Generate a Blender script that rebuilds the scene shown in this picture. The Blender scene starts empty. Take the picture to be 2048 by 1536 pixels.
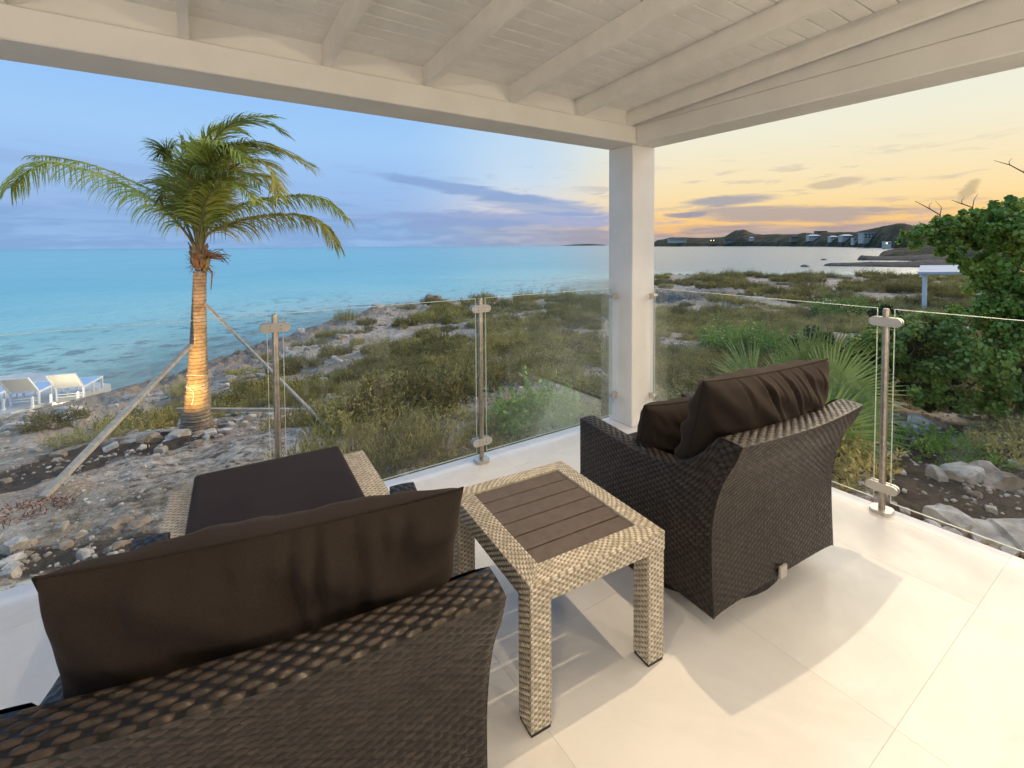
import bpy, math, random
import numpy as np
from mathutils import Vector, Matrix
R = math.radians
rng = random.Random(7)
nr = np.random.RandomState(11)
SC = bpy.context.scene
COL = SC.collection

# ------------------------------------------------------------------ camera
CAM_P = Vector((0, 0, 1.5))
FPX, YAW, PITCH, ROLL, SHY = 944.99, 0.58674, -0.037224, -0.0066386, -241.08
_fw = Vector((math.sin(YAW)*math.cos(PITCH), math.cos(YAW)*math.cos(PITCH), math.sin(PITCH)))
_r = Vector((math.cos(YAW), -math.sin(YAW), 0)); _u = _r.cross(_fw)
CR = _r*math.cos(ROLL)+_u*math.sin(ROLL); CU = CR.cross(_fw); CF = _fw
cd = bpy.data.cameras.new('camera'); cam = bpy.data.objects.new('camera', cd); COL.objects.link(cam)
cd.sensor_width = 36; cd.lens = FPX/2048*36; cd.shift_y = SHY/2048
cd.clip_start = .02; cd.clip_end = 40000
m = Matrix.Identity(4)
for i in range(3):
    m[i][0] = CR[i]; m[i][1] = CU[i]; m[i][2] = -CF[i]; m[i][3] = CAM_P[i]
cam.matrix_world = m
SC.camera = cam

# ------------------------------------------------------------------ sky, sun, exposure
AZ_F = Vector((math.sin(YAW), math.cos(YAW), 0)); AZ_R = Vector((math.cos(YAW), -math.sin(YAW), 0))
SUN_AZ, SUN_EL = 1.12, R(26)
W = bpy.data.worlds.new('World'); SC.world = W; W.use_nodes = True
def srgb(r, g, b):
    f = lambda c: (c/255/12.92) if c <= 10 else ((c/255+.055)/1.055)**2.4
    return (f(r), f(g), f(b), 1)

class NT:
    """small helper for node trees"""
    def __init__(s, nt): s.nt = nt; s.n = nt.nodes; s.l = nt.links
    def new(s, t, **k):
        n = s.n.new(t)
        for a, b in k.items(): setattr(n, a, b)
        return n
    def set(s, sock, v):
        if isinstance(v, bpy.types.NodeSocket): s.l.new(v, sock)
        elif v is not None: sock.default_value = v
    def m(s, op, a, b=None, c=None, clamp=False):
        n = s.new('ShaderNodeMath', operation=op); n.use_clamp = clamp
        s.set(n.inputs[0], a)
        if b is not None: s.set(n.inputs[1], b)
        if c is not None: s.set(n.inputs[2], c)
        return n.outputs[0]
    def dot(s, a, v):
        n = s.new('ShaderNodeVectorMath', operation='DOT_PRODUCT'); s.set(n.inputs[0], a); s.set(n.inputs[1], v); return n.outputs['Value']
    def vec(s, x, y, z=0.0):
        n = s.new('ShaderNodeCombineXYZ'); s.set(n.inputs[0], x); s.set(n.inputs[1], y); s.set(n.inputs[2], z); return n.outputs[0]
    def ss(s, v, lo, hi, a=0.0, b=1.0):
        n = s.new('ShaderNodeMapRange', interpolation_type='SMOOTHSTEP')
        s.set(n.inputs[0], v); s.set(n.inputs[1], lo); s.set(n.inputs[2], hi); s.set(n.inputs[3], a); s.set(n.inputs[4], b); return n.outputs[0]
    def noise(s, v, scale, detail=3, rough=.55, dist=0, color=False):
        n = s.new('ShaderNodeTexNoise'); s.set(n.inputs['Vector'], v)
        n.inputs['Scale'].default_value = scale; n.inputs['Detail'].default_value = detail
        n.inputs['Roughness'].default_value = rough; n.inputs['Distortion'].default_value = dist
        return n.outputs['Color' if color else 'Fac']
    def voro(s, v, scale, feature='F1', rnd=1, out='Distance'):
        n = s.new('ShaderNodeTexVoronoi', feature=feature); s.set(n.inputs['Vector'], v)
        n.inputs['Scale'].default_value = scale; n.inputs['Randomness'].default_value = rnd
        return n.outputs[out]
    def ramp(s, v, stops, interp='LINEAR'):
        n = s.new('ShaderNodeValToRGB'); s.set(n.inputs[0], v); cr = n.color_ramp; cr.interpolation = interp
        while len(cr.elements) < len(stops): cr.elements.new(.5)
        for e, (p, c) in zip(cr.elements, stops): e.position = p; e.color = c if len(c) == 4 else (*c, 1)
        return n.outputs[0]
    def mix(s, f, a, b, blend='MIX'):
        n = s.new('ShaderNodeMix', data_type='RGBA', blend_type=blend); s.set(n.inputs[0], f)
        for sock, v in ((n.inputs[6], a), (n.inputs[7], b)):
            if not isinstance(v, bpy.types.NodeSocket) and len(v) == 3: v = (*v, 1)
            s.set(sock, v)
        return n.outputs[2]
    def bump(s, h, strength=.5, dist=.01, normal=None):
        n = s.new('ShaderNodeBump'); s.set(n.inputs['Height'], h); n.inputs['Strength'].default_value = strength
        n.inputs['Distance'].default_value = dist
        if normal is not None: s.set(n.inputs['Normal'], normal)
        return n.outputs[0]

w = NT(W.node_tree); w.n.clear()
geo = w.new('ShaderNodeTexCoord').outputs['Generated']
sep = w.new('ShaderNodeSeparateXYZ'); w.l.new(geo, sep.inputs[0])
el = w.m('ARCSINE', sep.outputs[2])
elp = w.m('MAXIMUM', el, 0.0)
az = w.m('ARCTAN2', w.dot(geo, AZ_R[:]), w.dot(geo, AZ_F[:]))
caz = w.m('COSINE', w.m('SUBTRACT', az, .86))
warm = w.ss(caz, .38, .97)
e1 = w.m('DIVIDE', elp, math.pi/2)
def st(el_, c): return (el_/(math.pi/2), srgb(*c))
cold = w.ramp(e1, [st(0, (164, 186, 226)), st(.05, (154, 184, 232)), st(.12, (156, 194, 240)), st(.2, (164, 206, 250)), st(.36, (142, 194, 252)), st(.8, (142, 190, 248)), st(1.56, (128, 178, 242))])
hot = w.ramp(e1, [st(0, (242, 180, 128)), st(.05, (253, 208, 138)), st(.08, (253, 224, 168)), st(.125, (251, 232, 190)), st(.2, (244, 240, 216)), st(.32, (236, 242, 230)), st(.8, (190, 216, 240)), st(1.56, (128, 178, 242))])
mid = w.ramp(e1, [st(0, (190, 182, 200)), st(.04, (240, 214, 204)), st(.08, (226, 222, 222)), st(.14, (204, 224, 242)), st(.3, (184, 218, 248)), st(.8, (160, 202, 246)), st(1.56, (128, 178, 242))])
base = w.mix(w.ss(warm, 0.0, .5), cold, mid)
base = w.mix(w.ss(warm, .5, .95), base, hot)
# cloud bank low over the sea
nz = w.noise(w.vec(w.m('MULTIPLY', az, 3.2), w.m('MULTIPLY', el, 22.0), 2.0), 1.6, 5, .6)
nz2 = w.noise(w.vec(w.m('MULTIPLY', az, 7.0), w.m('MULTIPLY', el, 48.0), 7.0), 1.3, 5, .6, .4)
top = w.ss(warm, 0.0, .9, .075, .036)
bank = w.ss(w.m('SUBTRACT', w.m('ADD', top, w.m('MULTIPLY', w.m('SUBTRACT', nz, .5), .12)), el), -.012, .016)
bankcol = w.mix(warm, srgb(132, 172, 220), srgb(158, 152, 162))
bankcol = w.mix(w.ss(nz2, .4, .7), bankcol, w.mix(warm, srgb(150, 190, 234), srgb(190, 174, 172)))
col = w.mix(w.m('MULTIPLY', bank, .86), base, bankcol)
# torn streaks above the bank
band = w.m('MULTIPLY', w.ss(el, .015, .05), w.ss(el, .2, .11))
streak = w.m('MULTIPLY', w.ss(nz2, .54, .66), band)
col = w.mix(w.m('MULTIPLY', streak, .42), col, w.mix(warm, srgb(146, 178, 226), srgb(180, 172, 176)))
def cloud(caz_, cel, saz, sel, tilt, c, amt):
    global col
    da = w.m('SUBTRACT', az, caz_); de = w.m('SUBTRACT', w.m('SUBTRACT', el, cel), w.m('MULTIPLY', da, tilt))
    q = w.m('ADD', w.m('POWER', w.m('DIVIDE', da, saz), 2.0), w.m('POWER', w.m('DIVIDE', de, sel), 2.0))
    q = w.m('ADD', q, w.m('MULTIPLY', w.m('SUBTRACT', nz2, .5), 3.2))
    col = w.mix(w.m('MULTIPLY', w.ss(q, 1.3, .3), amt), col, c)
cloud(-.10, .118, .22, .014, -.16, srgb(136, 166, 214), .8)
cloud(.06, .085, .16, .02, -.12, srgb(146, 170, 212), .7)
cloud(-.02, .055, .33, .018, -.02, srgb(144, 168, 214), .8)
cloud(.43, .084, .09, .011, .04, srgb(148, 154, 176), .8)
cloud(.50, .056, .17, .016, -.03, srgb(160, 156, 168), .75)
cloud(.60, .105, .045, .009, .1, srgb(190, 176, 160), .6)
cloud(.36, .058, .05, .006, 0, srgb(150, 150, 172), .8)
cloud(.765, .077, .014, .014, .9, srgb(196, 176, 140), .8)
cloud(-.72, .13, .3, .012, -.03, srgb(150, 180, 226), .5)
nish = w.new('ShaderNodeTexSky', sky_type='NISHITA'); nish.sun_disc = False
nish.sun_elevation = R(3)
SUN_DIR = (AZ_F*math.cos(SUN_AZ)+AZ_R*math.sin(SUN_AZ))*math.cos(SUN_EL)+Vector((0, 0, math.sin(SUN_EL)))
nish.sun_rotation = math.atan2(SUN_DIR.x, SUN_DIR.y)
bg1 = w.new('ShaderNodeBackground'); w.l.new(col, bg1.inputs[0]); bg1.inputs[1].default_value = .97
bg2 = w.new('ShaderNodeBackground'); w.l.new(nish.outputs[0], bg2.inputs[0]); bg2.inputs[1].default_value = .004
ad = w.new('ShaderNodeAddShader'); w.l.new(bg1.outputs[0], ad.inputs[0]); w.l.new(bg2.outputs[0], ad.inputs[1])
w.l.new(ad.outputs[0], w.new('ShaderNodeOutputWorld').inputs[0])

sl = bpy.data.lights.new('sun', 'SUN'); sl.energy = 2.7; sl.angle = R(55); sl.color = (1, .80, .58)
so = bpy.data.objects.new('sun', sl); COL.objects.link(so); so.rotation_euler = (-SUN_DIR).to_track_quat('-Z', 'Y').to_euler()
SC.view_settings.view_transform = 'Standard'; SC.view_settings.look = 'None'
SC.view_settings.exposure = 0; SC.view_settings.gamma = 1; SC.view_settings.use_curve_mapping = False
SC.cycles.max_bounces = 9; SC.cycles.transparent_max_bounces = 24; SC.cycles.diffuse_bounces = 4
SC.cycles.glossy_bounces = 4; SC.cycles.sample_clamp_indirect = 6; SC.cycles.use_denoising = True
SC.cycles.caustics_reflective = False; SC.cycles.caustics_refractive = False

# ------------------------------------------------------------------ helpers
def ray(px, py): return (CF + CR*((px-1024)/FPX) + CU*((768+SHY-py)/FPX))
def pz(px, py, z): d = ray(px, py); t = (z-1.5)/d.z; return CAM_P+d*t
def pd(px, py, dist): return CAM_P+ray(px, py)*dist
def tag(o, label=None, cat=None, group=None, kind=None):
    if label: o['label'] = label
    if cat: o['category'] = cat
    if group: o['group'] = group
    if kind: o['kind'] = kind
    return o
def empty(name, loc, rz=0, **k):
    o = bpy.data.objects.new(name, None); COL.objects.link(o); o.location = loc; o.rotation_euler = (0, 0, rz); o.empty_display_size = .1
    return tag(o, **k)
def link(name, me, parent=None, loc=None, rot=None, scale=None):
    o = bpy.data.objects.new(name, me); COL.objects.link(o)
    if parent: o.parent = parent
    if loc is not None: o.location = loc
    if rot is not None: o.rotation_euler = rot
    if scale is not None: o.scale = scale
    return o
def copy_tree(o, parent=None):
    c = o.copy(); COL.objects.link(c)
    if parent: c.parent = parent
    for ch in o.children: copy_tree(ch, c)
    return c
def mesh_np(name, V, F, mats, smooth=False, mi=None):
    me = bpy.data.meshes.new(name)
    V = np.asarray(V, np.float32); F = np.asarray(F, np.int32); k = F.shape[1]
    me.vertices.add(len(V)); me.vertices.foreach_set('co', V.ravel())
    me.loops.add(F.size); me.loops.foreach_set('vertex_index', F.ravel())
    me.polygons.add(len(F)); me.polygons.foreach_set('loop_start', np.arange(0, F.size, k, dtype=np.int32))
    try: me.polygons.foreach_set('loop_total', np.full(len(F), k, np.int32))
    except Exception: pass
    for x in mats: me.materials.append(x)
    if mi is not None: me.polygons.foreach_set('material_index', np.asarray(mi, np.int32))
    me.update(calc_edges=True); me.validate()
    if smooth: me.polygons.foreach_set('use_smooth', np.ones(len(me.polygons), bool))
    return me
class MB:
    def __init__(s): s.v = []; s.f = []; s.mi = []; s.cur = 0
    def add(s, vs, fs):
        b = len(s.v); s.v += [tuple(v) for v in vs]; s.f += [tuple(b+i for i in f) for f in fs]; s.mi += [s.cur]*len(fs); return s
    def box(s, lo, hi, M=None, bev=0):
        x0, y0, z0 = lo; x1, y1, z1 = hi
        if bev > 0:
            b = bev; vs = []
            for sx in (0, 1):
                for sy in (0, 1):
                    for sz in (0, 1):
                        X = x1 if sx else x0; Y = y1 if sy else y0; Z = z1 if sz else z0
                        dx = -b if sx else b; dy = -b if sy else b; dz = -b if sz else b
                        vs += [(X, Y+dy, Z+dz), (X+dx, Y, Z+dz), (X+dx, Y+dy, Z)]
            vs = [Vector(v) for v in vs]
            id_ = lambda sx, sy, sz, k: (sx*4+sy*2+sz)*3+k
            fs = []
            for sx in (0, 1): fs.append([id_(sx, a, c, 0) for a, c in ((0, 0), (1, 0), (1, 1), (0, 1))])
            for sy in (0, 1): fs.append([id_(a, sy, c, 1) for a, c in ((0, 0), (1, 0), (1, 1), (0, 1))])
            for sz in (0, 1): fs.append([id_(a, c, sz, 2) for a, c in ((0, 0), (1, 0), (1, 1), (0, 1))])
            for sx in (0, 1):
                for sy in (0, 1):
                    fs.append([id_(sx, sy, 0, 0), id_(sx, sy, 1, 0), id_(sx, sy, 1, 1), id_(sx, sy, 0, 1)])
                for sz in (0, 1): fs.append([id_(sx, 0, sz, 0), id_(sx, 1, sz, 0), id_(sx, 1, sz, 2), id_(sx, 0, sz, 2)])
            for sy in (0, 1):
                for sz in (0, 1): fs.append([id_(0, sy, sz, 1), id_(1, sy, sz, 1), id_(1, sy, sz, 2), id_(0, sy, sz, 2)])
            for sx in (0, 1):
                for sy in (0, 1):
                    for sz in (0, 1): fs.append([id_(sx, sy, sz, k) for k in (0, 1, 2)])
            c = Vector(((x0+x1)/2, (y0+y1)/2, (z0+z1)/2))
            out = []
            for f in fs:
                p = [vs[i] for i in f]; n = (p[1]-p[0]).cross(p[2]-p[0]); cc = sum(p, Vector())/len(p)
                out.append(f if n.dot(cc-c) > 0 else f[::-1])
            fs = out
        else:
            vs = [Vector(v) for v in ((x0, y0, z0), (x1, y0, z0), (x1, y1, z0), (x0, y1, z0), (x0, y0, z1), (x1, y0, z1), (x1, y1, z1), (x0, y1, z1))]
            fs = [(0, 3, 2, 1), (4, 5, 6, 7), (0, 1, 5, 4), (1, 2, 6, 5), (2, 3, 7, 6), (3, 0, 4, 7)]
        if M is not None: vs = [M @ v for v in vs]
        return s.add(vs, fs)
    def tube(s, pts, rad, n=8, cap=True, flat=1.0):
        pts = [Vector(p) for p in pts]; N = len(pts)
        if not hasattr(rad, '__len__'): rad = [rad]*N
        vs = []; up = None
        for i, p in enumerate(pts):
            t = (pts[min(i+1, N-1)]-pts[max(i-1, 0)]).normalized()
            if up is None: up = Vector((0, 0, 1)) if abs(t.z) < .9 else Vector((1, 0, 0))
            a = up - t*up.dot(t); a.normalize(); b = t.cross(a); up = a
            for k in range(n):
                q = 2*math.pi*k/n; vs.append(p+(a*math.cos(q)*flat+b*math.sin(q))*rad[i])
        fs = [(i*n+k, i*n+(k+1) % n, (i+1)*n+(k+1) % n, (i+1)*n+k) for i in range(N-1) for k in range(n)]
        if cap: fs += [tuple(range(n))[::-1], tuple((N-1)*n+k for k in range(n))]
        return s.add(vs, fs)
    def prism(s, poly, z0, z1, M=None):
        n = len(poly); vs = [Vector((x, y, z0)) for x, y in poly]+[Vector((x, y, z1)) for x, y in poly]
        if M is not None: vs = [M @ v for v in vs]
        return s.add(vs, [tuple(range(n))[::-1], tuple(range(n, 2*n))]+[(i, (i+1) % n, n+(i+1) % n, n+i) for i in range(n)])
    def mesh(s, name, mats, smooth=False):
        me = bpy.data.meshes.new(name); me.from_pydata(s.v, [], s.f)
        if not isinstance(mats, (list, tuple)): mats = [mats]
        for x in mats: me.materials.append(x)
        me.polygons.foreach_set('material_index', s.mi)
        if smooth:
            me.polygons.foreach_set('use_smooth', [True]*len(me.polygons))
            try: me.set_sharp_from_angle(angle=R(42))
            except Exception: pass
        me.update(); return me
    def build(s, name, mats, parent=None, smooth=False, **k):
        return link(name, s.mesh(name, mats, smooth), parent, **k)

def mat(name, fn=None, base=(.5, .5, .5), rough=.6, metal=0, spec=.5, coat=0):
    mt = bpy.data.materials.new(name); mt.use_nodes = True; t = NT(mt.node_tree); t.n.clear()
    b = t.new('ShaderNodeBsdfPrincipled'); o = t.new('ShaderNodeOutputMaterial'); t.l.new(b.outputs[0], o.inputs[0])
    b.inputs['Base Color'].default_value = (*base, 1); b.inputs['Roughness'].default_value = rough; b.inputs['Metallic'].default_value = metal
    b.inputs['Specular IOR Level'].default_value = spec; b.inputs['Coat Weight'].default_value = coat
    if fn: fn(t, b, o)
    return mt
def objco(t): return t.new('ShaderNodeTexCoord').outputs['Object']
def worldco(t): return t.new('ShaderNodeNewGeometry').outputs['Position']
def simple(name, c1, c2, scale, rough, bumps=0, bscale=None, bdist=.002, metal=0, spec=.5, world=False, rnd=0, coat=0, detail=5, r2=None):
    def fn(t, b, o):
        v = worldco(t) if world else objco(t)
        f = t.noise(v, scale, detail, .6)
        c = t.mix(t.ss(f, .3, .7), c1, c2)
        if rnd:
            oi = t.new('ShaderNodeObjectInfo').outputs['Random']
            c = t.mix(1.0, c, t.vec(*[t.m('MULTIPLY_ADD', oi, rnd, 1-rnd/2)]*3), 'MULTIPLY')
        t.l.new(c, b.inputs['Base Color'])
        if r2 is not None: t.l.new(t.ss(f, .3, .7, rough, r2), b.inputs['Roughness'])
        if bumps: t.l.new(t.bump(t.noise(v, bscale or scale*6, 4, .6), bumps, bdist), b.inputs['Normal'])
    return mat(name, fn, rough=rough, metal=metal, spec=spec, coat=coat)

M_white = simple('white_render', (.74, .72, .67), (.80, .78, .73), 3, .7, .35, 90, .0015, world=True)
M_paint = simple('white_painted_wood', (.76, .74, .69), (.82, .80, .75), 9, .5, .25, 60, .001, world=True, rnd=.05)
def tile_fn(t, b, o):
    P = worldco(t); oi = t.new('ShaderNodeObjectInfo').outputs['Random']; off = t.vec(t.m('MULTIPLY', oi, 40.0), 0, 0)
    va = t.new('ShaderNodeVectorMath', operation='ADD'); t.l.new(P, va.inputs[0]); t.l.new(off, va.inputs[1]); Q = va.outputs[0]
    n = t.noise(Q, 1.6, 6, .65, 1.2); n2 = t.noise(P, 5, 5, .7); c = t.mix(t.ss(n, .35, .65), (.68, .67, .65), (.75, .74, .72)); c = t.mix(t.m('MULTIPLY', t.ss(n2, .56, .72), .25), c, (.66, .63, .58))
    c = t.mix(1.0, c, t.vec(*[t.m('MULTIPLY_ADD', oi, .05, .97)]*3), 'MULTIPLY'); sp_ = t.ss(t.noise(P, 160, 2), .70, .76); c = t.mix(t.m('MULTIPLY', sp_, .3), c, (.5, .46, .40)); t.l.new(c, b.inputs['Base Color'])
    t.l.new(t.ss(n2, .3, .7, .28, .46), b.inputs['Roughness']); t.l.new(t.bump(t.noise(P, 120, 3), .05, .0005), b.inputs['Normal'])
M_tile = mat('porcelain_tile', tile_fn, spec=.55)
M_grout = simple('grout', (.66, .64, .60), (.72, .70, .66), 30, .85)
M_steel = simple('brushed_steel', (.30, .265, .22), (.42, .375, .31), 40, .40, .1, 300, .0004, metal=.9)
M_steel2 = simple('clamp_steel', (.55, .52, .47), (.62, .58, .52), 20, .38, metal=.75)
M_dark = simple('dark_plastic', (.012, .012, .013), (.02, .02, .022), 40, .6)
M_conc = simple('pale_concrete', (.50, .51, .52), (.62, .62, .62), 1.5, .8, .3, 40, .004)
M_wood = simple('weathered_timber', (.34, .29, .235), (.50, .44, .36), 14, .75, .4, 50, .003)
M_board = simple('composite_slat', (.085, .062, .046), (.110, .083, .062), 25, .62, .25, 220, .0006)
def rattan(name, c1, c2, gap, rough, spec=.5):
    def fn(t, b, o):
        v = objco(t); h = t.new('ShaderNodeAttribute', attribute_name='strand').outputs['Fac']; f = t.noise(v, 30, 4, .6); cell = t.voro(v, 55, out='Color')
        sx_ = t.new('ShaderNodeSeparateXYZ'); t.l.new(cell, sx_.inputs[0])
        c = t.mix(t.ss(t.m('ADD', t.m('MULTIPLY', f, .6), t.m('MULTIPLY', sx_.outputs[0], .4)), .25, .75), c1, c2); c = t.mix(t.ss(h, .32, .06), c, gap); t.l.new(c, b.inputs['Base Color'])
        t.l.new(t.m('MULTIPLY_ADD', sx_.outputs[1], .22, rough), b.inputs['Roughness']); t.l.new(t.bump(t.noise(v, 420, 3), .2, .0005), b.inputs['Normal'])
    return mat(name, fn, rough=rough, spec=spec)
M_rattan_dark = rattan('dark_rattan', (.014, .0098, .0078), (.040, .028, .021), (.003, .0025, .002), .32, .38)
M_rattan_tan = rattan('tan_rattan', (.38, .345, .28), (.60, .555, .465), (.23, .19, .135), .45, .4)
def fab(name, c1, c2):
    def fn(t, b, o):
        v = objco(t); f = t.noise(v, 900, 2, .7); g = t.noise(v, 6, 3)
        c = t.mix(t.ss(t.noise(v, 260, 3, .8), .3, .7), c1, c2); c = t.mix(t.m('MULTIPLY', t.ss(f, .6, .8), .35), c, tuple(x*2.2 for x in c2)); c = t.mix(t.ss(g, .3, .7, 0, .35), c, tuple(x*.72 for x in c1))
        t.l.new(c, b.inputs['Base Color']); b.inputs['Sheen Weight'].default_value = .10; b.inputs['Sheen Roughness'].default_value = .45
        b.inputs['Sheen Tint'].default_value = (.55, .42, .34, 1)
        t.l.new(t.bump(f, .35, .0008), b.inputs['Normal'])
    return mat(name, fn, rough=.9, spec=.2)
M_fab = fab('brown_canvas', (.011, .008, .0065), (.024, .0175, .014))
M_fab2 = fab('dark_plum_canvas', (.011, .008, .011), (.022, .016, .022))
M_tag = simple('care_tag', (.34, .32, .28), (.38, .36, .32), 8, .6)

# glass: real slab, clear faces with fresnel reflection and a faint green body
def glass_fn(t, b, o):
    fr = t.new('ShaderNodeFresnel'); fr.inputs[0].default_value = 1.5
    tr = t.new('ShaderNodeBsdfTransparent'); tr.inputs[0].default_value = (.972, .988, .978, 1)
    gl = t.new('ShaderNodeBsdfGlossy'); gl.inputs['Roughness'].default_value = .02; gl.inputs[0].default_value = (.95, 1, .97, 1)
    mx = t.new('ShaderNodeMixShader'); t.l.new(t.m('MULTIPLY', fr.outputs[0], .42), mx.inputs[0]); t.l.new(tr.outputs[0], mx.inputs[1]); t.l.new(gl.outputs[0], mx.inputs[2])
    df = t.new('ShaderNodeBsdfDiffuse'); df.inputs[0].default_value = (.75, .76, .7, 1)
    m2 = t.new('ShaderNodeMixShader'); sm = t.ss(t.noise(worldco(t), 1.3, 4, .65), .45, .8, .002, .010)
    t.l.new(sm, m2.inputs[0]); t.l.new(mx.outputs[0], m2.inputs[1]); t.l.new(df.outputs[0], m2.inputs[2])
    t.l.new(m2.outputs[0], o.inputs[0])
M_glass = mat('rail_glass', glass_fn)
M_gedge = simple('glass_edge_highlight', (.62, .72, .62), (.78, .84, .74), 12, .25, spec=.8)  # pale opaque colour puts the lamplit highlight into the cut glass edges
M_gedge2 = simple('glass_edge_green', (.05, .13, .10), (.12, .22, .17), 12, .2, spec=.8)

# ------------------------------------------------------------------ deck: tiles, slab
DA, DB, DL, DK = 3.222, 2.931, -3.6, -2.6       # outer edges a, b; left end; house wall line
deck = empty('terrace_floor', (0, 0, 0), kind='structure')
MB().box((DL, DK, -.5), (DA-.004, DB-.004, -.012)).build('floor_slab', M_white, deck)
MB().box((DL, DK, -.0119), (DA-.006, DB-.006, -.003)).build('grout_bed', M_grout, deck)
xs = [DL]+[x for x in (1.757+.891*k for k in range(-6, 2)) if DL+.1 < x < 3.0]+[3.115, DA]
ys = [DK]+[y for y in (.52+.891*k for k in range(-3, 2)) if y > DK+.1]+[2.13, 2.62, DB]
g = .0003
for i in range(len(xs)-1):
    for j in range(len(ys)-1):
        MB().box((xs[i]+g, ys[j]+g, -.0117), (xs[i+1]-g, ys[j+1]-g, 0), bev=.0005).build('floor_tile', M_tile, deck)

# ------------------------------------------------------------------ column, beams, roof
ZB, ZT, SL = 2.308, 2.445, .057
def zc(b): return 2.560+(2.62-b)*SL            # underside of the ceiling boards
cw = empty('corner_column', (3.065, 2.78, 0), kind='structure')
MB().box((-.134, -.134, 0), (.134, .134, ZB), bev=.006).build('column_shaft', M_white, cw)
rf = empty('porch_roof', (0, 0, ZB), kind='structure')
def rbox(name, lo, hi, mt, bev=0, par=rf):
    return MB().box((lo[0], lo[1], lo[2]-ZB), (hi[0], hi[1], hi[2]-ZB), bev=bev).build(name, mt, par)
rbox('beam', (DL, 2.615, ZB), (3.199, 2.912, ZT), M_white, .006)
rbox('beam', (2.93, DK, ZB+.0005), (3.197, 2.612, ZT), M_white, .006)
rbox('wall_plate', (DL, 2.635, ZT), (3.19, 2.90, zc(2.62)+.02), M_white)
b_ = MB(); zf = lambda b: zc(b)-ZB+.02
b_.add([(2.925, DK, ZT-ZB), (2.925, 2.63, ZT-ZB), (2.925, 2.63, zf(2.63)), (2.925, DK, zf(DK)), (3.19, DK, ZT-ZB), (3.19, 2.63, ZT-ZB), (3.19, 2.63, zf(2.63)), (3.19, DK, zf(DK))],
       [(0, 1, 2, 3), (4, 7, 6, 5), (0, 4, 5, 1), (3, 2, 6, 7), (1, 5, 6, 2), (0, 3, 7, 4)])
b_.build('gable_board', M_white, rf)
for a in (2.868, 2.338, 1.757, 1.150, .588, -.026, -.61, -1.19, -1.78, -2.36, -2.95):
    hw = .02; vs = []
    for b, z0, z1 in ((DK, zc(DK)-.115, zc(DK)), (2.632, zc(2.632)-.1145, zc(2.632))):
        vs += [(a-hw, b, z0-ZB), (a+hw, b, z0-ZB), (a+hw, b, z1-ZB-.001), (a-hw, b, z1-ZB-.001)]
    MB().add(vs, [(0, 3, 2, 1), (4, 5, 6, 7), (0, 1, 5, 4), (1, 2, 6, 5), (2, 3, 7, 6), (3, 0, 4, 7)]).build('rafter', M_paint, rf)
k = 0; b = 2.647
while b > DK:
    y1, y0 = b-.0018, b-.103+.0018
    vs = []
    for y in (y0, y1):
        z = zc(y)-ZB
        vs += [(DL, y, z), (2.924, y, z), (2.924, y, z+.02), (DL, y, z+.02)]
    c = .004
    vs[0] = (DL, y0, vs[0][2]+c); vs[1] = (2.924, y0, vs[1][2]+c); vs[4] = (DL, y1, vs[4][2]+c); vs[5] = (2.924, y1, vs[5][2]+c)
    z = zc(y0+.004)-ZB; z2 = zc(y1-.004)-ZB
    vs += [(DL, y0+.004, z), (2.924, y0+.004, z), (DL, y1-.004, z2), (2.924, y1-.004, z2)]
    MB().add(vs, [(8, 9, 1, 0)[::-1], (8, 10, 11, 9), (10, 4, 5, 11), (0, 1, 2, 3), (4, 7, 6, 5), (3, 2, 6, 7), (1, 9, 11, 5, 6, 2), (0, 3, 7, 4, 10, 8)]).build('ceiling_board', M_paint, rf)
    b -= .103
M_seam = simple('shadow_gap_backing', (.03, .025, .02), (.05, .04, .03), 20, .9)
vs = [(DL, DK, zc(DK)+.022-ZB), (3.19, DK, zc(DK)+.022-ZB), (3.19, 2.9, zc(2.9)+.03-ZB), (DL, 2.9, zc(2.9)+.03-ZB)]
MB().add(vs+[(x, y, z+.12) for x, y, z in vs], [(0, 3, 2, 1), (4, 5, 6, 7), (0, 1, 5, 4), (1, 2, 6, 5), (2, 3, 7, 6), (3, 0, 4, 7)]).build('roof_deck', M_seam, rf)

# house wall behind the camera with sliding doors, part of the place
hs = empty('house_wall', (0, DK-.12, 0), kind='structure')
for x0, x1, z0, z1 in ((DL, -2.2, -.5, 2.9), (2.3, 4.5, -.5, 2.9), (-2.2, 2.3, 2.25, 2.9)):
    MB().box((x0, -.12, z0), (x1, .119, z1)).build('wall_panel', M_white, hs)
for x in (-2.2, -.72, .76, 2.24):
    MB().box((x, -.05, 0), (x+.06, .03, 2.249)).build('door_frame', M_paint, hs)
for x in (-2.14, -.66, .82):
    MB().box((x, -.02, .02), (x+1.42, -.008, 2.22)).build('door_glass', M_glass, hs)
MB().box((DL, -4, -.02), (4.5, -.12, -.004)).build('room_floor', M_tile, hs)
MB().box((DL, -4.1, -.5), (4.5, -4, 2.9)).build('room_wall', M_white, hs)

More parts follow.
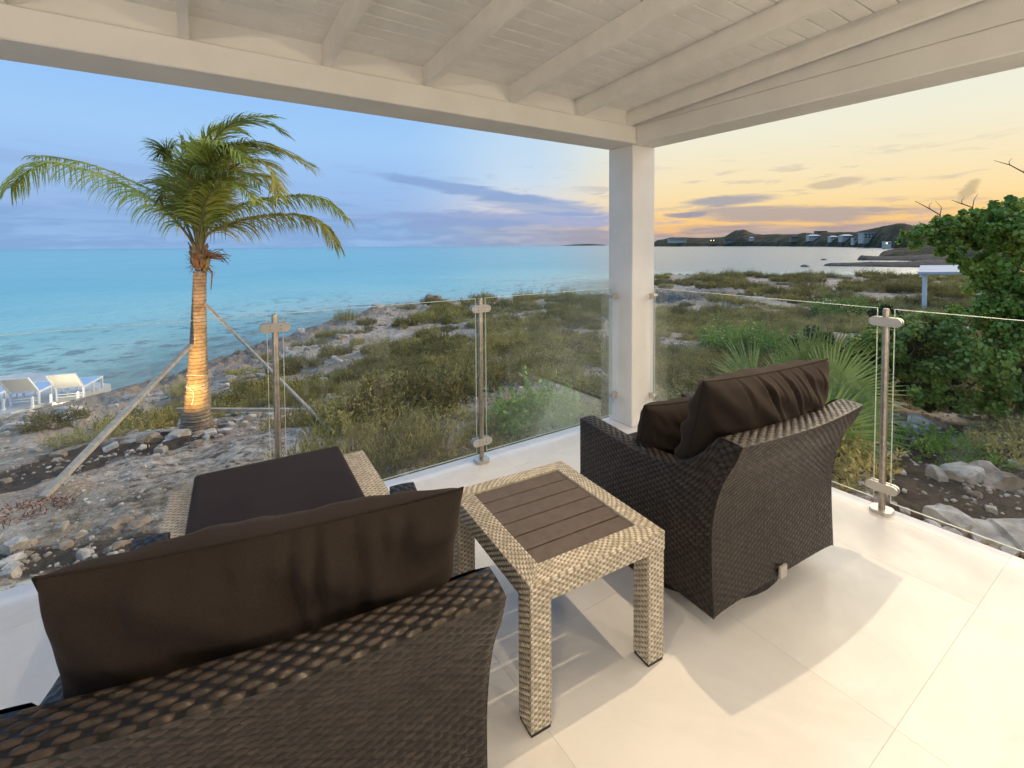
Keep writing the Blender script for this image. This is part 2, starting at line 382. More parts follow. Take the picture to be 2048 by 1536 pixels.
# recessed ceiling lamps (the porch is lit by them)
M_lamp = mat('lamp_lens', lambda t, b, o: (b.inputs['Emission Color'].__setattr__('default_value', (1, .72, .42, 1)), b.inputs['Emission Strength'].__setattr__('default_value', 6)))
def downlight(a, b, power, col, label, ang=122, blend=.6, size=.03):
    z = zc(b)
    root = empty('ceiling_lamp', (a, b, z), label=label, cat='ceiling lamp', group='recessed lamps in the porch ceiling')
    m_ = MB(); n = 28
    ri, ro = .042, .056
    v = [(ri*math.cos(q), ri*math.sin(q), -.004) for q in [2*math.pi*k/n for k in range(n)]]+[(ro*math.cos(q), ro*math.sin(q), -.001) for q in [2*math.pi*k/n for k in range(n)]]+[(ri*math.cos(q), ri*math.sin(q), .012) for q in [2*math.pi*k/n for k in range(n)]]
    m_.add(v, [(k, (k+1) % n, n+(k+1) % n, n+k) for k in range(n)]+[(k, 2*n+k, 2*n+(k+1) % n, (k+1) % n) for k in range(n)]).build('trim_ring', M_paint, root, smooth=True)
    MB().prism([(.041*math.cos(2*math.pi*k/20), .041*math.sin(2*math.pi*k/20)) for k in range(20)], -.0025, .004).build('lens', M_lamp, root)
    l = bpy.data.lights.new('lamp_light', 'SPOT'); l.energy = power; l.color = col; l.spot_size = R(ang); l.spot_blend = blend; l.shadow_soft_size = .016
    lo = bpy.data.objects.new('lamp_light', l); COL.objects.link(lo); lo.parent = root; lo.location = (0, 0, -.012)
    return root
WARM = (1, .77, .50)
downlight(2.05, 1.12, 112, WARM, 'round white ceiling lamp above the right armchair')
downlight(.32, .72, 48, WARM, 'round white ceiling lamp above the left armchair')
def wall_lantern(a, label, power):
    root = empty('wall_lantern', (a, DK, 1.9), label=label, cat='wall lamp', group='wall lanterns beside the sliding doors')
    MB().box((-.06, .0, -.09), (.06, .02, .09), bev=.004).build('back_plate', M_dark, root)
    MB().box((-.015, .02, .05), (.015, .10, .07)).build('bracket', M_dark, root)
    MB().box((-.05, .05, -.10), (.05, .15, .04), bev=.006).build('lamp_glass', M_lamp, root)
    MB().box((-.06, .04, .0401), (.06, .16, .0499)).build('cap', M_dark, root)
    l = bpy.data.lights.new('lantern_light', 'POINT'); l.energy = power; l.color = (1, .80, .57); l.shadow_soft_size = .12
    lo = bpy.data.objects.new('lantern_light', l); COL.objects.link(lo); lo.parent = root; lo.location = (0, .32, 0)
wall_lantern(2.75, 'dark wall lantern right of the sliding doors', 112)
wall_lantern(-2.6, 'dark wall lantern left of the sliding doors', 205)
downlight(.9, -1.0, 36, WARM, 'round white ceiling lamp over the middle of the terrace')

# ------------------------------------------------------------------ glass railing
BG, AG, GT, GB = 2.823, 3.150, 1.142, .067
def glass_panel(p0, p1, horiz, label):
    """slab from p0 to p1 along one axis; parts: pane, edges"""
    L = p1-p0; root = empty('glass_panel', (p0, BG, GB) if horiz else (AG, p0, GB), 0 if horiz else math.pi/2, label=label, cat='glass panel', group='glass railing panels round the terrace')
    H = GT-GB; t = .005; e = .0022
    MB().box((e, -t, e), (L-e, t, H-e)).build('pane', M_glass, root)
    for lo, hi in (((0, -t, H-e), (L, t, H)), ((0, -t, 0), (L, t, e)), ((0, -t, e), (e, t, H-e)), ((L-e, -t, e), (L, t, H-e))):
        MB().box(lo, hi).build('polished_edge', M_gedge, root)
    return root
P1, P2, PR = 1.612, .337, 1.017
P3 = P2-(P1-P2)
gp = .038
glass_panel(P1+gp, 2.875, True, 'clear glass panel between the white column and the nearest steel post on the sea side')
glass_panel(P2+gp, P1-gp, True, 'clear glass panel between the two steel posts on the sea side')
glass_panel(P3+gp, P2-gp, True, 'clear glass panel behind the left armchair, running out of the picture')
glass_panel(PR+gp, 2.60, False, 'clear glass panel between the white column and the steel post beside the bushes')
glass_panel(-.9, PR-gp, False, 'clear glass panel on the bush side past the steel post, nearest the house')
def stadium(L, H, n=8):
    r = H/2; pts = []
    for k in range(n+1): q = -math.pi/2+math.pi*k/n; pts.append((L/2-r+r*math.cos(q), r*math.sin(q)))
    for k in range(n+1): q = math.pi/2+math.pi*k/n; pts.append((-L/2+r+r*math.cos(q), r*math.sin(q)))
    return pts
def rail_post(a, b, rz, label):
    root = empty('railing_post', (a, b, 0), rz, label=label, cat='railing post', group='steel posts of the glass railing')
    MB().tube([(0, 0, .02), (0, 0, GT-.012), (0, 0, GT)], [.0165, .0165, .013], 20, flat=1).build('post_tube', M_steel, root, smooth=True)
    MB().prism([(x, y) for x, y in [(-.05, -.03), (-.03, -.05), (.03, -.05), (.05, -.03), (.05, .03), (.03, .05), (-.03, .05), (-.05, .03)]], 0, .02).build('base_plate', M_steel2, root)
    Mx = Matrix.Rotation(math.pi/2, 4, 'X')
    for z in (1.069, .142):
        for y0_ in (.0056, -.0206):
            cl = MB().prism(stadium(.15, .05), y0_, y0_+.015, Matrix.Translation((0, 0, z)) @ Mx).build('glass_clamp', M_steel2, root, smooth=True)
            if y0_ > 0:
                for x in (-.027, .027):
                    for dz in (-.009, .009):
                        MB().tube([(x, -.0200, z+dz), (x, -.0216, z+dz)], .0028, 8).build('clamp_screw', M_dark, cl)
    return root
rail_post(P1, BG, 0, 'round steel railing post with oval clamps, next to the column on the sea side')
rail_post(P2, BG, 0, 'round steel railing post in front of the palm, rising behind the footstool')
rail_post(P3, BG, 0, 'round steel railing post at the left end of the sea side')
rail_post(AG, PR, math.pi/2, 'round steel railing post with oval clamps beside the bushes')
def col_clamp(loc, rz, label):
    root = empty('wall_clamp', loc, rz, label=label, cat='glass clamp', group='steel glass clamps on the white column')
    Mx = Matrix.Rotation(math.pi/2, 4, 'X')
    poly = [(-.03, -.021), (.012, -.021)]+[(.012+.021*math.sin(q), -.021*math.cos(q)) for q in [math.pi*k/8 for k in range(1, 8)]]+[(.012, .021), (-.03, .021)]
    MB().prism(poly, .0056, .016, Mx).build('clamp_jaw', M_steel2, root, smooth=True); MB().prism(poly, -.016, -.0056, Mx).build('clamp_jaw', M_steel2, root, smooth=True); MB().box((-.03, -.0055, -.02), (-.026, .0055, .02)).build('clamp_web', M_steel2, root)
for z, s in ((1.075, 'upper'), (.235, 'lower')):
    col_clamp((2.901, BG, z), math.pi, f'{s} steel clamp on the sea-facing side of the white column')
    col_clamp((AG, 2.616, z), -math.pi/2, f'{s} steel clamp on the bush-facing side of the white column')

# ------------------------------------------------------------------ woven surfaces (real relief)
def weave(S, Lu, Lv, su=.020, sv=.0125, A=.0036, nu=4, nv=4, flip=False, phase=0):
    """S(u,v) -> xyz arrays for u in [0,1], v in [0,1]; strands run along u, rows stack along v"""
    ku = max(2, int(round(Lu/su))); kv = max(1, int(round(Lv/sv)))
    U = np.linspace(0, 1, ku*nu+1); Vv = np.linspace(0, 1, kv*nv+1)
    uu, vv = np.meshgrid(U, Vv); P = S(uu, vv)
    Pu = np.gradient(P, axis=1); Pv = np.gradient(P, axis=0)
    N = np.cross(Pu, Pv); N /= np.linalg.norm(N, axis=2, keepdims=True)+1e-12
    if flip: N = -N
    row = np.floor(vv*kv-1e-6).astype(int); fv = vv*kv-row
    h = np.clip(.5+.75*np.cos(np.pi*(uu*ku+row+phase)), 0, 1)*np.clip(1.15*(1-np.abs(2*fv-1)**2.5), 0, 1)
    fade = np.minimum(np.minimum(uu, 1-uu)*ku*1.5, 1)*np.minimum(np.minimum(vv, 1-vv)*kv*1.5, 1)
    P = P+N*(A*h*np.clip(fade, 0, 1))[..., None]
    nrw, ncl = uu.shape; idx = np.arange(nrw*ncl).reshape(nrw, ncl)
    F = np.stack([idx[:-1, :-1], idx[:-1, 1:], idx[1:, 1:], idx[1:, :-1]], -1).reshape(-1, 4)
    if flip: F = F[:, ::-1]
    return P.reshape(-1, 3), F, (h if A else h*0+1).reshape(-1)
def joined(name, parts, mats, parent, smooth=True):
    V = []; F = []; H = []; o = 0
    for v, f, h in parts: V.append(v); F.append(f+o); H.append(h); o += len(v)
    me = mesh_np(name, np.concatenate(V), np.concatenate(F), mats, smooth); at = me.attributes.new('strand', 'FLOAT', 'POINT'); at.data.foreach_set('value', np.concatenate(H).astype(np.float32))
    return link(name, me, parent)
def lerp(a, b, t): return a+(b-a)*t
def quad_S(p00, p10, p11, p01):
    p = [np.array(x, float) for x in (p00, p10, p11, p01)]
    return lambda u, v: (p[0]*((1-u)*(1-v))[..., None]+p[1]*(u*(1-v))[..., None]+p[2]*(u*v)[..., None]+p[3]*((1-u)*v)[..., None])
def woven_box(x0, y0, z0, x1, y1, z1, **k):
    """four sides + top, outward relief"""
    c = dict(k); out = []
    out.append(weave(quad_S((x0, y0, z0), (x1, y0, z0), (x1, y0, z1), (x0, y0, z1)), x1-x0, z1-z0, **c))
    out.append(weave(quad_S((x1, y1, z0), (x0, y1, z0), (x0, y1, z1), (x1, y1, z1)), x1-x0, z1-z0, **c))
    out.append(weave(quad_S((x1, y0, z0), (x1, y1, z0), (x1, y1, z1), (x1, y0, z1)), y1-y0, z1-z0, **c))
    out.append(weave(quad_S((x0, y1, z0), (x0, y0, z0), (x0, y0, z1), (x0, y1, z1)), y1-y0, z1-z0, **c))
    out.append(weave(quad_S((x0, y0, z1), (x1, y0, z1), (x1, y1, z1), (x0, y1, z1)), x1-x0, y1-y0, **c))
    return out

# ------------------------------------------------------------------ armchairs
CW = .86
def spline(xs_, ys_):
    xs_ = np.array(xs_, float); ys_ = np.array(ys_, float)
    def f(x):
        # monotone-ish cubic through Catmull-Rom on a fine table
        t = np.linspace(0, len(xs_)-1, 200); i = np.clip(t.astype(int), 0, len(xs_)-2); q = t-i
        def cr(a):
            p0 = a[np.maximum(i-1, 0)]; p1 = a[i]; p2 = a[i+1]; p3 = a[np.minimum(i+2, len(a)-1)]
            return .5*((2*p1)+(-p0+p2)*q+(2*p0-5*p1+4*p2-p3)*q*q+(-p0+3*p1-3*p2+p3)*q**3)
        X = cr(xs_); Y = cr(ys_); o = np.argsort(X); return np.interp(x, X[o], Y[o])
    return f
ZBOT = .088
back_y = spline([ZBOT, .42, .6, .72, .787], [.108, .12, .082, .024, -.002])          # outer back line y(z)
arm_z = spline([.098, .175, .253, .328, .48, .63, .91], [.787, .696, .635, .602, .585, .587, .603])
def bow(x): return -.030*np.sin(np.pi*np.clip(x/CW, 0, 1))
def chair_body(parent):
    parts = []
    st_ = lambda *a: np.stack(np.broadcast_arrays(*a), -1)
    # outer back
    parts.append(weave(lambda u, v: st_(u*CW, back_y(ZBOT+v*(.787-ZBOT))+bow(u*CW)*(.4+.6*v), ZBOT+.034*(1-v)*np.sqrt(np.clip(np.sin(np.pi*u), 0, 1))+v*(.787-ZBOT)), CW, .72))
    # back top
    parts.append(weave(lambda u, v: st_(u*CW, lerp(back_y(.787), .098, v)+bow(u*CW), .787+.004*np.sin(np.pi*v)), CW, .1, su=.024, sv=.015, A=.0042))
    # inner back
    parts.append(weave(lambda u, v: st_(.09+u*(CW-.18), lerp(.098, .20, v)+bow(.09+u*(CW-.18))*(1-v*.5), lerp(.787, .30, v)), CW-.18, .5, su=.03, sv=.02))
    for sd in (0, 1):
        X = 0 if sd == 0 else CW; xi = .09 if sd == 0 else CW-.09
        # outer arm: y from the back line to the front, z from bottom to the arm line
        def So(u, v, X=X):
            y = lerp(.0, .91, u); zt = np.where(y < .098, .787, arm_z(np.maximum(y, .098)))
            z = ZBOT+v*(zt-ZBOT); yb = back_y(np.clip(z, ZBOT, .787)); yy = yb+(.91-yb)*u
            zt2 = np.where(yy < .098, .787, arm_z(np.maximum(yy, .098))); z = ZBOT+v*(zt2-ZBOT)
            return st_(X+0*u, yy, z)
        parts.append(weave(So, .88, .5, flip=(sd == 0)))
        # arm top
        def Stp(u, v, X=X, xi=xi):
            y = .098+u*(.91-.098); return st_(lerp(X, xi, v), y, arm_z(y)+.003*np.sin(np.pi*v))
        parts.append(weave(Stp, .95, .09, su=.024, sv=.015, A=.0042, flip=(sd == 1) is False))
        # inner arm
        def Si(u, v, xi=xi):
            y = .15+u*(.905-.15); return st_(xi+0*u, y, lerp(.28, arm_z(y), v))
        parts.append(weave(Si, .8, .3, su=.03, sv=.02, flip=(sd == 1)))
        # arm front
        parts.append(weave(lambda u, v, X=X, xi=xi: st_(lerp(X, xi, u), .91+0*u, lerp(ZBOT, .603, v)), .09, .5, flip=(sd == 0)))
    # seat front apron and underside
    parts.append(weave(quad_S((CW-.09, .90, ZBOT), (.09, .90, ZBOT), (.09, .90, .31), (CW-.09, .90, .31)), CW-.18, .22))
    parts.append(weave(quad_S((0, .135, ZBOT), (0, .91, ZBOT), (CW, .91, ZBOT), (CW, .135, ZBOT)), .8, .8, su=.4, sv=.4, A=0))
    parts.append(weave(quad_S((.09, .12, .30), (CW-.09, .12, .30), (CW-.09, .90, .30), (.09, .90, .30)), .8, .8, su=.4, sv=.4, A=0))
    return joined('woven_shell', parts, [M_rattan_dark], parent)
def smooth_noise(seed, n=6):
    r_ = np.random.RandomState(seed); A = r_.normal(size=n); fx = r_.uniform(2, 9, n); fy = r_.uniform(2, 9, n); p = r_.uniform(0, 6.3, n)
    return lambda x, y: sum(A[i]*np.sin(fx[i]*x+fy[i]*y+p[i]) for i in range(n))/n
def pillow(name, Wd, Hh, T, parent, mt, M, seed=1, creases=(), pinch=.44, nseg=(130, 60), sag=.0):
    """soft cushion: x width, y thickness, z height; two bulging sheets meeting in a seam with pointed ears"""
    nx, ny = nseg; u, v = np.meshgrid(np.linspace(-1, 1, nx), np.linspace(-1, 1, ny)); nz_ = smooth_noise(seed); V = []; F = []; o = 0
    r_ = np.random.RandomState(seed+5)
    ex = (1-.045*(1-u**2)*np.sign(v)*v**2*0)
    X = u*Wd/2*(1-.05*(1-v**2)); Z = v*Hh/2*(1-.06*(1-u**2)**.7)-sag*(1-u**2)*(v > 0)*v
    prof = ((1-np.abs(u)**2.6)*(1-np.abs(v)**2.4))
    prof = np.clip(prof, 0, 1)**pinch
    edge = np.clip(1-prof, 0, 1)
    for sd in (-1, 1):
        h = prof*T/2
        wr = nz_(u*2.2*Wd/Hh, v*2.2+sd)*.016+.004*np.sin(u*26+3*nz_(u, v))*(np.abs(v)**3)*(1-edge*.6)+.0015*np.sin(v*19+2*nz_(v, u))*(np.abs(u)**4)*(1-edge*.6)
        h = h+wr*np.clip(prof*2, 0, 1)
        for (cx, cl, dep, wd, side, slant) in creases:
            if side != sd: continue
            d = u-(cx+slant*(1-v)); h = h-dep*np.exp(-(d/wd)**2)*np.clip((v-(1-cl))/cl, 0, 1)**.7*np.clip(prof*3, 0, 1)
            h = h+dep*.55*np.exp(-((d-2.2*wd)/(wd*1.4))**2)*np.clip((v-(1-cl))/cl, 0, 1)*np.clip(prof*3, 0, 1)
        P = np.stack([X, sd*h, Z], -1).reshape(-1, 3); idx = np.arange(nx*ny).reshape(ny, nx)+o
        f = np.stack([idx[:-1, :-1], idx[:-1, 1:], idx[1:, 1:], idx[1:, :-1]], -1).reshape(-1, 4)
        V.append(P); F.append(f if sd < 0 else f[:, ::-1]); o += nx*ny
    V = np.concatenate(V); Mn = np.array(M); V = V@Mn[:3, :3].T+Mn[:3, 3]
    ob = link(name, mesh_np(name, V, np.concatenate(F), [mt], True), parent)
    # seam piping
    ring = [(u_, v_) for u_, v_ in [(t, 1) for t in np.linspace(-1, 1, 40)]+[(1, t) for t in np.linspace(1, -1, 26)[1:]]+[(t, -1) for t in np.linspace(1, -1, 40)[1:]]+[(-1, t) for t in np.linspace(-1, 1, 26)[1:]]]
    pts = []
    for a, b in ring:
        x = a*Wd/2*(1-.05*(1-b**2)); z = b*Hh/2*(1-.06*(1-a**2)**.7)-sag*(1-a**2)*(b if b > 0 else 0)
        pts.append(Vector(M @ Vector((x, 0, z))))
    MB().tube(pts, .0032, 6, cap=False).build('seam', mt, ob, smooth=True)
    return ob
def box_cushion(name, lo, hi, parent, mt, r=.03, puff=.012):
    x0, y0, z0 = lo; x1, y1, z1 = hi; n = 26; m = 22
    u, v = np.meshgrid(np.linspace(0, 1, n), np.linspace(0, 1, m))
    def top(zb, sgn):
        e = np.minimum(np.minimum(u, 1-u)*(x1-x0), np.minimum(v, 1-v)*(y1-y0)); q = np.clip(e/r, 0, 1)
        rr = r*(1-np.sqrt(np.clip(1-(1-q)**2, 0, 1)))
        z = zb-sgn*rr+sgn*puff*np.sin(np.pi*u)*np.sin(np.pi*v)
        return np.stack([x0+u*(x1-x0), y0+v*(y1-y0), z], -1).reshape(-1, 3)
    # non-uniform sampling near edges
    w_ = lambda t: .5-.5*np.cos(np.pi*t)
    u, v = w_(u), w_(v)
    A = top(z1, 1); B = top(z0, -1); idx = np.arange(n*m).reshape(m, n)
    f = np.stack([idx[:-1, :-1], idx[:-1, 1:], idx[1:, 1:], idx[1:, :-1]], -1).reshape(-1, 4)
    bd = np.concatenate([idx[0, :-1], idx[:-1, -1], idx[-1, :0:-1], idx[:0:-1, 0]])
    sd = np.stack([bd, bd+n*m, np.roll(bd, -1)+n*m, np.roll(bd, -1)], -1)
    return link(name, mesh_np(name, np.concatenate([A, B]), np.concatenate([f, f[:, ::-1]+n*m, sd]), [mt], True), parent)
def armchair(o, rz, label):
    root = empty('wicker_armchair', (o[0], o[1], 0), rz, label=label, cat='armchair', group='dark wicker armchairs on the terrace')
    chair_body(root)
    box_cushion('seat_cushion', (.095, .20, .305), (CW-.095, .93, .45), root, M_fab)
    # swivel base drum
    m_ = MB(); n = 40
    prof = [(.36, 0), (.405, .003), (.415, .02), (.41, ZBOT+.004)]
    vs = [(CW/2+r_*math.cos(2*math.pi*k/n), .57+r_*math.sin(2*math.pi*k/n), z) for r_, z in prof for k in range(n)]
    m_.add(vs, [(i*n+k, i*n+(k+1) % n, (i+1)*n+(k+1) % n, (i+1)*n+k) for i in range(len(prof)-1) for k in range(n)]+[tuple(range(n))[::-1]]).build('swivel_base', M_rattan_dark, root, smooth=True)
    return root
chR = armchair((1.575, .915), R(-3.5), 'dark wicker swivel armchair by the white column with two brown cushions')
MB().box((.385, .080, .118), (.432, .0885, .168)).build('care_tag', M_tag, chR)
chL = armchair((-.342, .938), R(-10), 'dark wicker armchair nearest the camera, seen from behind, holding one long cushion')
def Mpose(c, rz, lean, roll=0): return Matrix.Translation(c) @ Matrix.Rotation(rz, 4, 'Z') @ Matrix.Rotation(lean, 4, 'X') @ Matrix.Rotation(roll, 4, 'Y')
def loose(name, ctr, rz, lean, Wd, Hh, T, label, seed, roll=0, mt=None, **k):
    root = empty(name, ctr, 0, label=label, cat='cushion')
    pillow('cover', Wd, Hh, T, root, mt or M_fab, Mpose((0, 0, 0), rz, lean, roll), seed, **k)
    return root
cre = [(-.25, .6, .034, .020, -1, .18), (.10, .55, .032, .018, -1, .16), (.45, .45, .024, .018, -1, .14), (-.55, .35, .014, .02, -1, .1), (-.08, .3, .014, .014, -1, .12), (.28, .35, .016, .014, -1, .12), (.68, .3, .012, .015, -1, .1)]
loose('back_cushion', (2.035, 1.135, .70), R(-7.5), R(17), .80, .56, .31, 'plump brown back cushion with deep creases standing in the armchair by the column', 3, creases=cre)
loose('throw_pillow', (1.90, 1.42, .60), R(-14), R(15), .46, .36, .22, 'small brown pillow wedged in front of the creased back cushion', 9, creases=[(.0, .35, .012, .05, -1, .1), (.4, .3, .01, .05, -1, .1)])
creL = [(.03, .85, .022, .030, -1, .14), (.17, .6, .024, .024, -1, .02), (.36, .8, .017, .034, -1, .09), (-.66, .5, .011, .045, -1, -.05), (.64, .5, .014, .035, -1, -.04), (-.28, .4, .010, .05, -1, .12), (.50, .3, .010, .02, -1, .10)]
loose('back_cushion', (.142, 1.135, .675), R(-11), R(14), .79, .50, .30, 'long brown back cushion leaning in the armchair nearest the camera', 5, creases=creL)

# ------------------------------------------------------------------ side table
tb = empty('side_table', (1.11, 1.42, 0), R(-4.3), label='square tan wicker side table with a brown slatted top between the armchairs', cat='side table')
TW, TD, TH, FR = .565, .64, .482, .072
x0, x1, y0, y1 = -TW/2, TW/2, -TD/2, TD/2
parts = []
kw = dict(su=.015, sv=.0095, A=.0034)
# outer apron, top frame strips with a rounded edge and inner faces
cs = [(x0, y0), (x1, y0), (x1, y1), (x0, y1)]; ci = [(x0+FR, y0+FR), (x1-FR, y0+FR), (x1-FR, y1-FR), (x0+FR, y1-FR)]
for i in range(4):
    a, b2 = cs[i], cs[(i+1) % 4]; c_, d_ = ci[i], ci[(i+1) % 4]; L = math.dist(a, b2)
    parts.append(weave(quad_S((*a, TH-.072), (*b2, TH-.072), (*b2, TH-.006), (*a, TH-.006)), L, .066, **kw))
    parts.append(weave(quad_S((*a, TH-.006), (*b2, TH-.006), (*d_, TH), (*c_, TH)), L, FR, **kw))
    parts.append(weave(quad_S((*c_, TH), (*d_, TH), (*d_, TH-.07), (*c_, TH-.07)), L, .07, su=.2, sv=.1, A=0))
    parts.append(weave(quad_S((*c_, TH-.07), (*d_, TH-.07), (*b2, TH-.072), (*a, TH-.072)), L, .07, su=.2, sv=.1, A=0))
joined('woven_frame', parts, [M_rattan_tan], tb)
lg = joined('leg', [p for p in woven_box(0, 0, .012, .074, .074, TH-.07, **kw)], [M_rattan_tan], tb)
ft = MB().box((.002, .002, 0), (.072, .072, .0125)).build('foot', M_dark, lg)
legs = [(x0+.002, y0+.002), (x1-.076, y0+.002), (x1-.076, y1-.076), (x0+.002, y1-.076)]
lg.location = (*legs[0], 0)
for p in legs[1:]:
    c = lg.copy(); COL.objects.link(c); c.parent = tb; c.location = (*p, 0)
    f2 = ft.copy(); COL.objects.link(f2); f2.parent = c
ns = 6; sp = (TD-2*FR)/ns
for k in range(ns):
    ya = y0+FR+k*sp+.003; MB().box((x0+FR+.001, ya, TH-.024), (x1-FR-.001, ya+sp-.006, TH-.006), bev=.0015).build('slat', M_board, tb)

# ------------------------------------------------------------------ footstool
fs_ = empty('footstool', (.275, 2.24, 0), R(-3), label='low tan wicker footstool with a dark plum cushion in front of the left armchair', cat='footstool')
fw_, fd_ = .85, .66
parts = woven_box(-fw_/2, -fd_/2, .06, fw_/2, fd_/2, .40, su=.017, sv=.0115, A=.0036)
joined('woven_box', parts, [M_rattan_tan], fs_)
box_cushion('stool_cushion', (-.335, -fd_/2+.005, .401), (.305, fd_/2+.02, .455), fs_, M_fab2, r=.025, puff=.004)
for x in (-fw_/2+.05, fw_/2-.05):
    for y in (-fd_/2+.05, fd_/2-.05): MB().tube([(x, y, 0), (x, y, .06)], .02, 12).build('foot', M_dark, fs_, smooth=True)

# ================================================================== OUTDOORS
SEA = -3.5
def vnoise(x, y, seed=0):
    """value noise, vectorised"""
    xi = np.floor(x).astype(np.int64); yi = np.floor(y).astype(np.int64); xf = x-xi; yf = y-yi
    u = xf*xf*(3-2*xf); v = yf*yf*(3-2*yf)
    def h(a, b):
        n = (a*374761393+b*668265263+seed*1442695041) & 0xffffffff
        n = ((n ^ (n >> 13))*1274126177) & 0xffffffff
        return ((n ^ (n >> 16)) & 0xffff)/65535.0
    return (h(xi, yi)*(1-u)+h(xi+1, yi)*u)*(1-v)+(h(xi, yi+1)*(1-u)+h(xi+1, yi+1)*u)*v
def fbm(x, y, sc, oct=4, seed=0, gain=.5):
    s = 0; a = 1; t = 0
    for i in range(oct): s = s+a*vnoise(x*sc+17.3*i, y*sc-9.1*i, seed+i); t += a; a *= gain; sc *= 2.03
    return s/t
def smst(x, lo, hi): t = np.clip((x-lo)/(hi-lo), 0, 1); return t*t*(3-2*t)
# shoreline of the near land: points where the rock edge shows, taken at the edge's height
sh_px = [(215, 778), (258, 765), (300, 752), (350, 738), (400, 724), (445, 708), (490, 694), (530, 682), (560, 672), (600, 655), (650, 641), (700, 629), (730, 617), (770, 611), (820, 607), (860, 603), (920, 600), (990, 597), (1060, 595), (1130, 591), (1200, 589),
         (1262, 599), (1320, 606), (1380, 601), (1435, 592), (1425, 588), (1370, 590), (1300, 588), (1240, 572), (1238, 556), (1300, 550), (1360, 550), (1430, 549), (1500, 551), (1580, 553), (1640, 552), (1700, 552), (1760, 553), (1830, 549)]
sh = [tuple(pz(x, y, -2.75)[:2]) for x, y in sh_px]
def camxy(X, Y): v = AZ_R*X+AZ_F*Y; return (v.x, v.y)
sh = [camxy(-60, -30), camxy(-38, 5), camxy(-22, 10.5)] + sh + [camxy(75, 62), camxy(110, 60), camxy(400, 40), camxy(3200, -100), camxy(3200, -3200), camxy(-900, -3200), camxy(-600, -900)]
SH = np.array(sh)
def shore_dist(x, y):
    """signed distance to the shoreline, positive on land"""
    x = np.asarray(x, float); y = np.asarray(y, float); d = np.full(x.shape, 1e9); ins = np.zeros(x.shape, bool); n = len(SH)
    for i in range(n):
        ax, ay = SH[i]; bx, by = SH[(i+1) % n]; ex, ey = bx-ax, by-ay; L = ex*ex+ey*ey
        t = np.clip(((x-ax)*ex+(y-ay)*ey)/L, 0, 1); d = np.minimum(d, (x-ax-t*ex)**2+(y-ay-t*ey)**2)
        c = ((ay > y) != (by > y)); ins ^= c & (x < (bx-ax)*(y-ay)/((by-ay) if by != ay else 1e-9)+ax)
    d = np.sqrt(d); return np.where(ins, d, -d)
def deck_dist(x, y):
    dx = np.maximum(x-DA, 0); dy = np.maximum(y-DB, 0); return np.sqrt(dx*dx+dy*dy)
PADZ = -2.95
PADQ = [tuple(pz(*q, PADZ)[:2]) for q in ((222, 768), (-260, 905), (-420, 800), (60, 745))]
def ground(x, y, detail=True):
    x = np.asarray(x, float); y = np.asarray(y, float)
    s = shore_dist(x, y); wob = (fbm(x, y, .55, 3, 5)-.5)*1.6
    sl = s+wob*np.clip(np.abs(s)/3+.3, 0, 1)
    dk = deck_dist(x, y); t = dk/(dk+np.maximum(sl, 0)*.75+.01)
    z = -.80-1.85*smst(t, 0.02, 1.0)
    z = z+(fbm(x, y, .16, 3, 9)-.5)*.7*np.clip(dk/6, 0, 1)*np.clip(sl/4, 0.2, 1)
    if detail:
        rocky = smst(sl, 7, 1.5)*.9+.25
        rid = 1-np.abs(2*fbm(x, y, .9, 4, 21)-1)
        z = z+(rid-.75)*.42*rocky+(fbm(x, y, 3.5, 4, 31)-.5)*(.10+.20*smst(sl, 6, 1))*np.clip(dk/1.5+.2, 0, 1)
        z = z+(fbm(x, y, 9, 3, 77)-.5)*.04
    pd_ = np.full(z.shape, 1e9)
    for (ax, ay), (bx, by) in zip(PADQ, PADQ[1:]+PADQ[:1]):
        ex, ey = bx-ax, by-ay; tt = np.clip(((x-ax)*ex+(y-ay)*ey)/(ex*ex+ey*ey), 0, 1); pd_ = np.minimum(pd_, np.hypot(x-ax-tt*ex, y-ay-tt*ey))
    z = np.minimum(z, PADZ-.03+pd_*.2)
    z = np.where(sl > 0, z-.35*smst(sl, 1.0, 0), -3.05-1.0*smst(-sl, 0, .55)-np.clip(-sl*.12, 0, 2.5))
    return np.minimum(z, np.where((x < DA+.1) & (y < DB+.1), -.62, 9))
def hit(px, py, zoff=0):
    """first point where the line of sight through a pixel meets the ground"""
    d = ray(px, py); ts = np.geomspace(2.5, 130, 900); X = d.x*ts; Y = d.y*ts; Z = 1.5+d.z*ts
    k = np.nonzero(Z < ground(X, Y, False)+zoff)[0]
    k = k[0] if len(k) else len(ts)-1
    return Vector((X[k], Y[k], float(ground(np.array([X[k]]), np.array([Y[k]]))[0])))

# ground sheet: rings about the terrace, fine towards the sea, out to the horizon
rr = np.concatenate([[0.0], np.geomspace(1.2, 125, 420), np.geomspace(140, 3000, 24)])
th0 = YAW
dn = np.linspace(R(-60), R(60), 860); rest = np.linspace(R(60), R(300), 130)[1:-1]
th = np.concatenate([dn, rest]); RR, TT = np.meshgrid(rr, th, indexing='ij')
gx = RR*np.sin(TT+th0)+2.0*np.sin(th0)*0; gy = RR*np.cos(TT+th0)
gz = ground(gx, gy)
nI, nJ = RR.shape; idx = np.arange(nI*nJ).reshape(nI, nJ); nx_ = np.roll(idx, -1, 1)
F = np.stack([idx[:-1], idx[1:], nx_[1:], nx_[:-1]], -1).reshape(-1, 4)[:, ::-1]
gs = shore_dist(gx, gy)
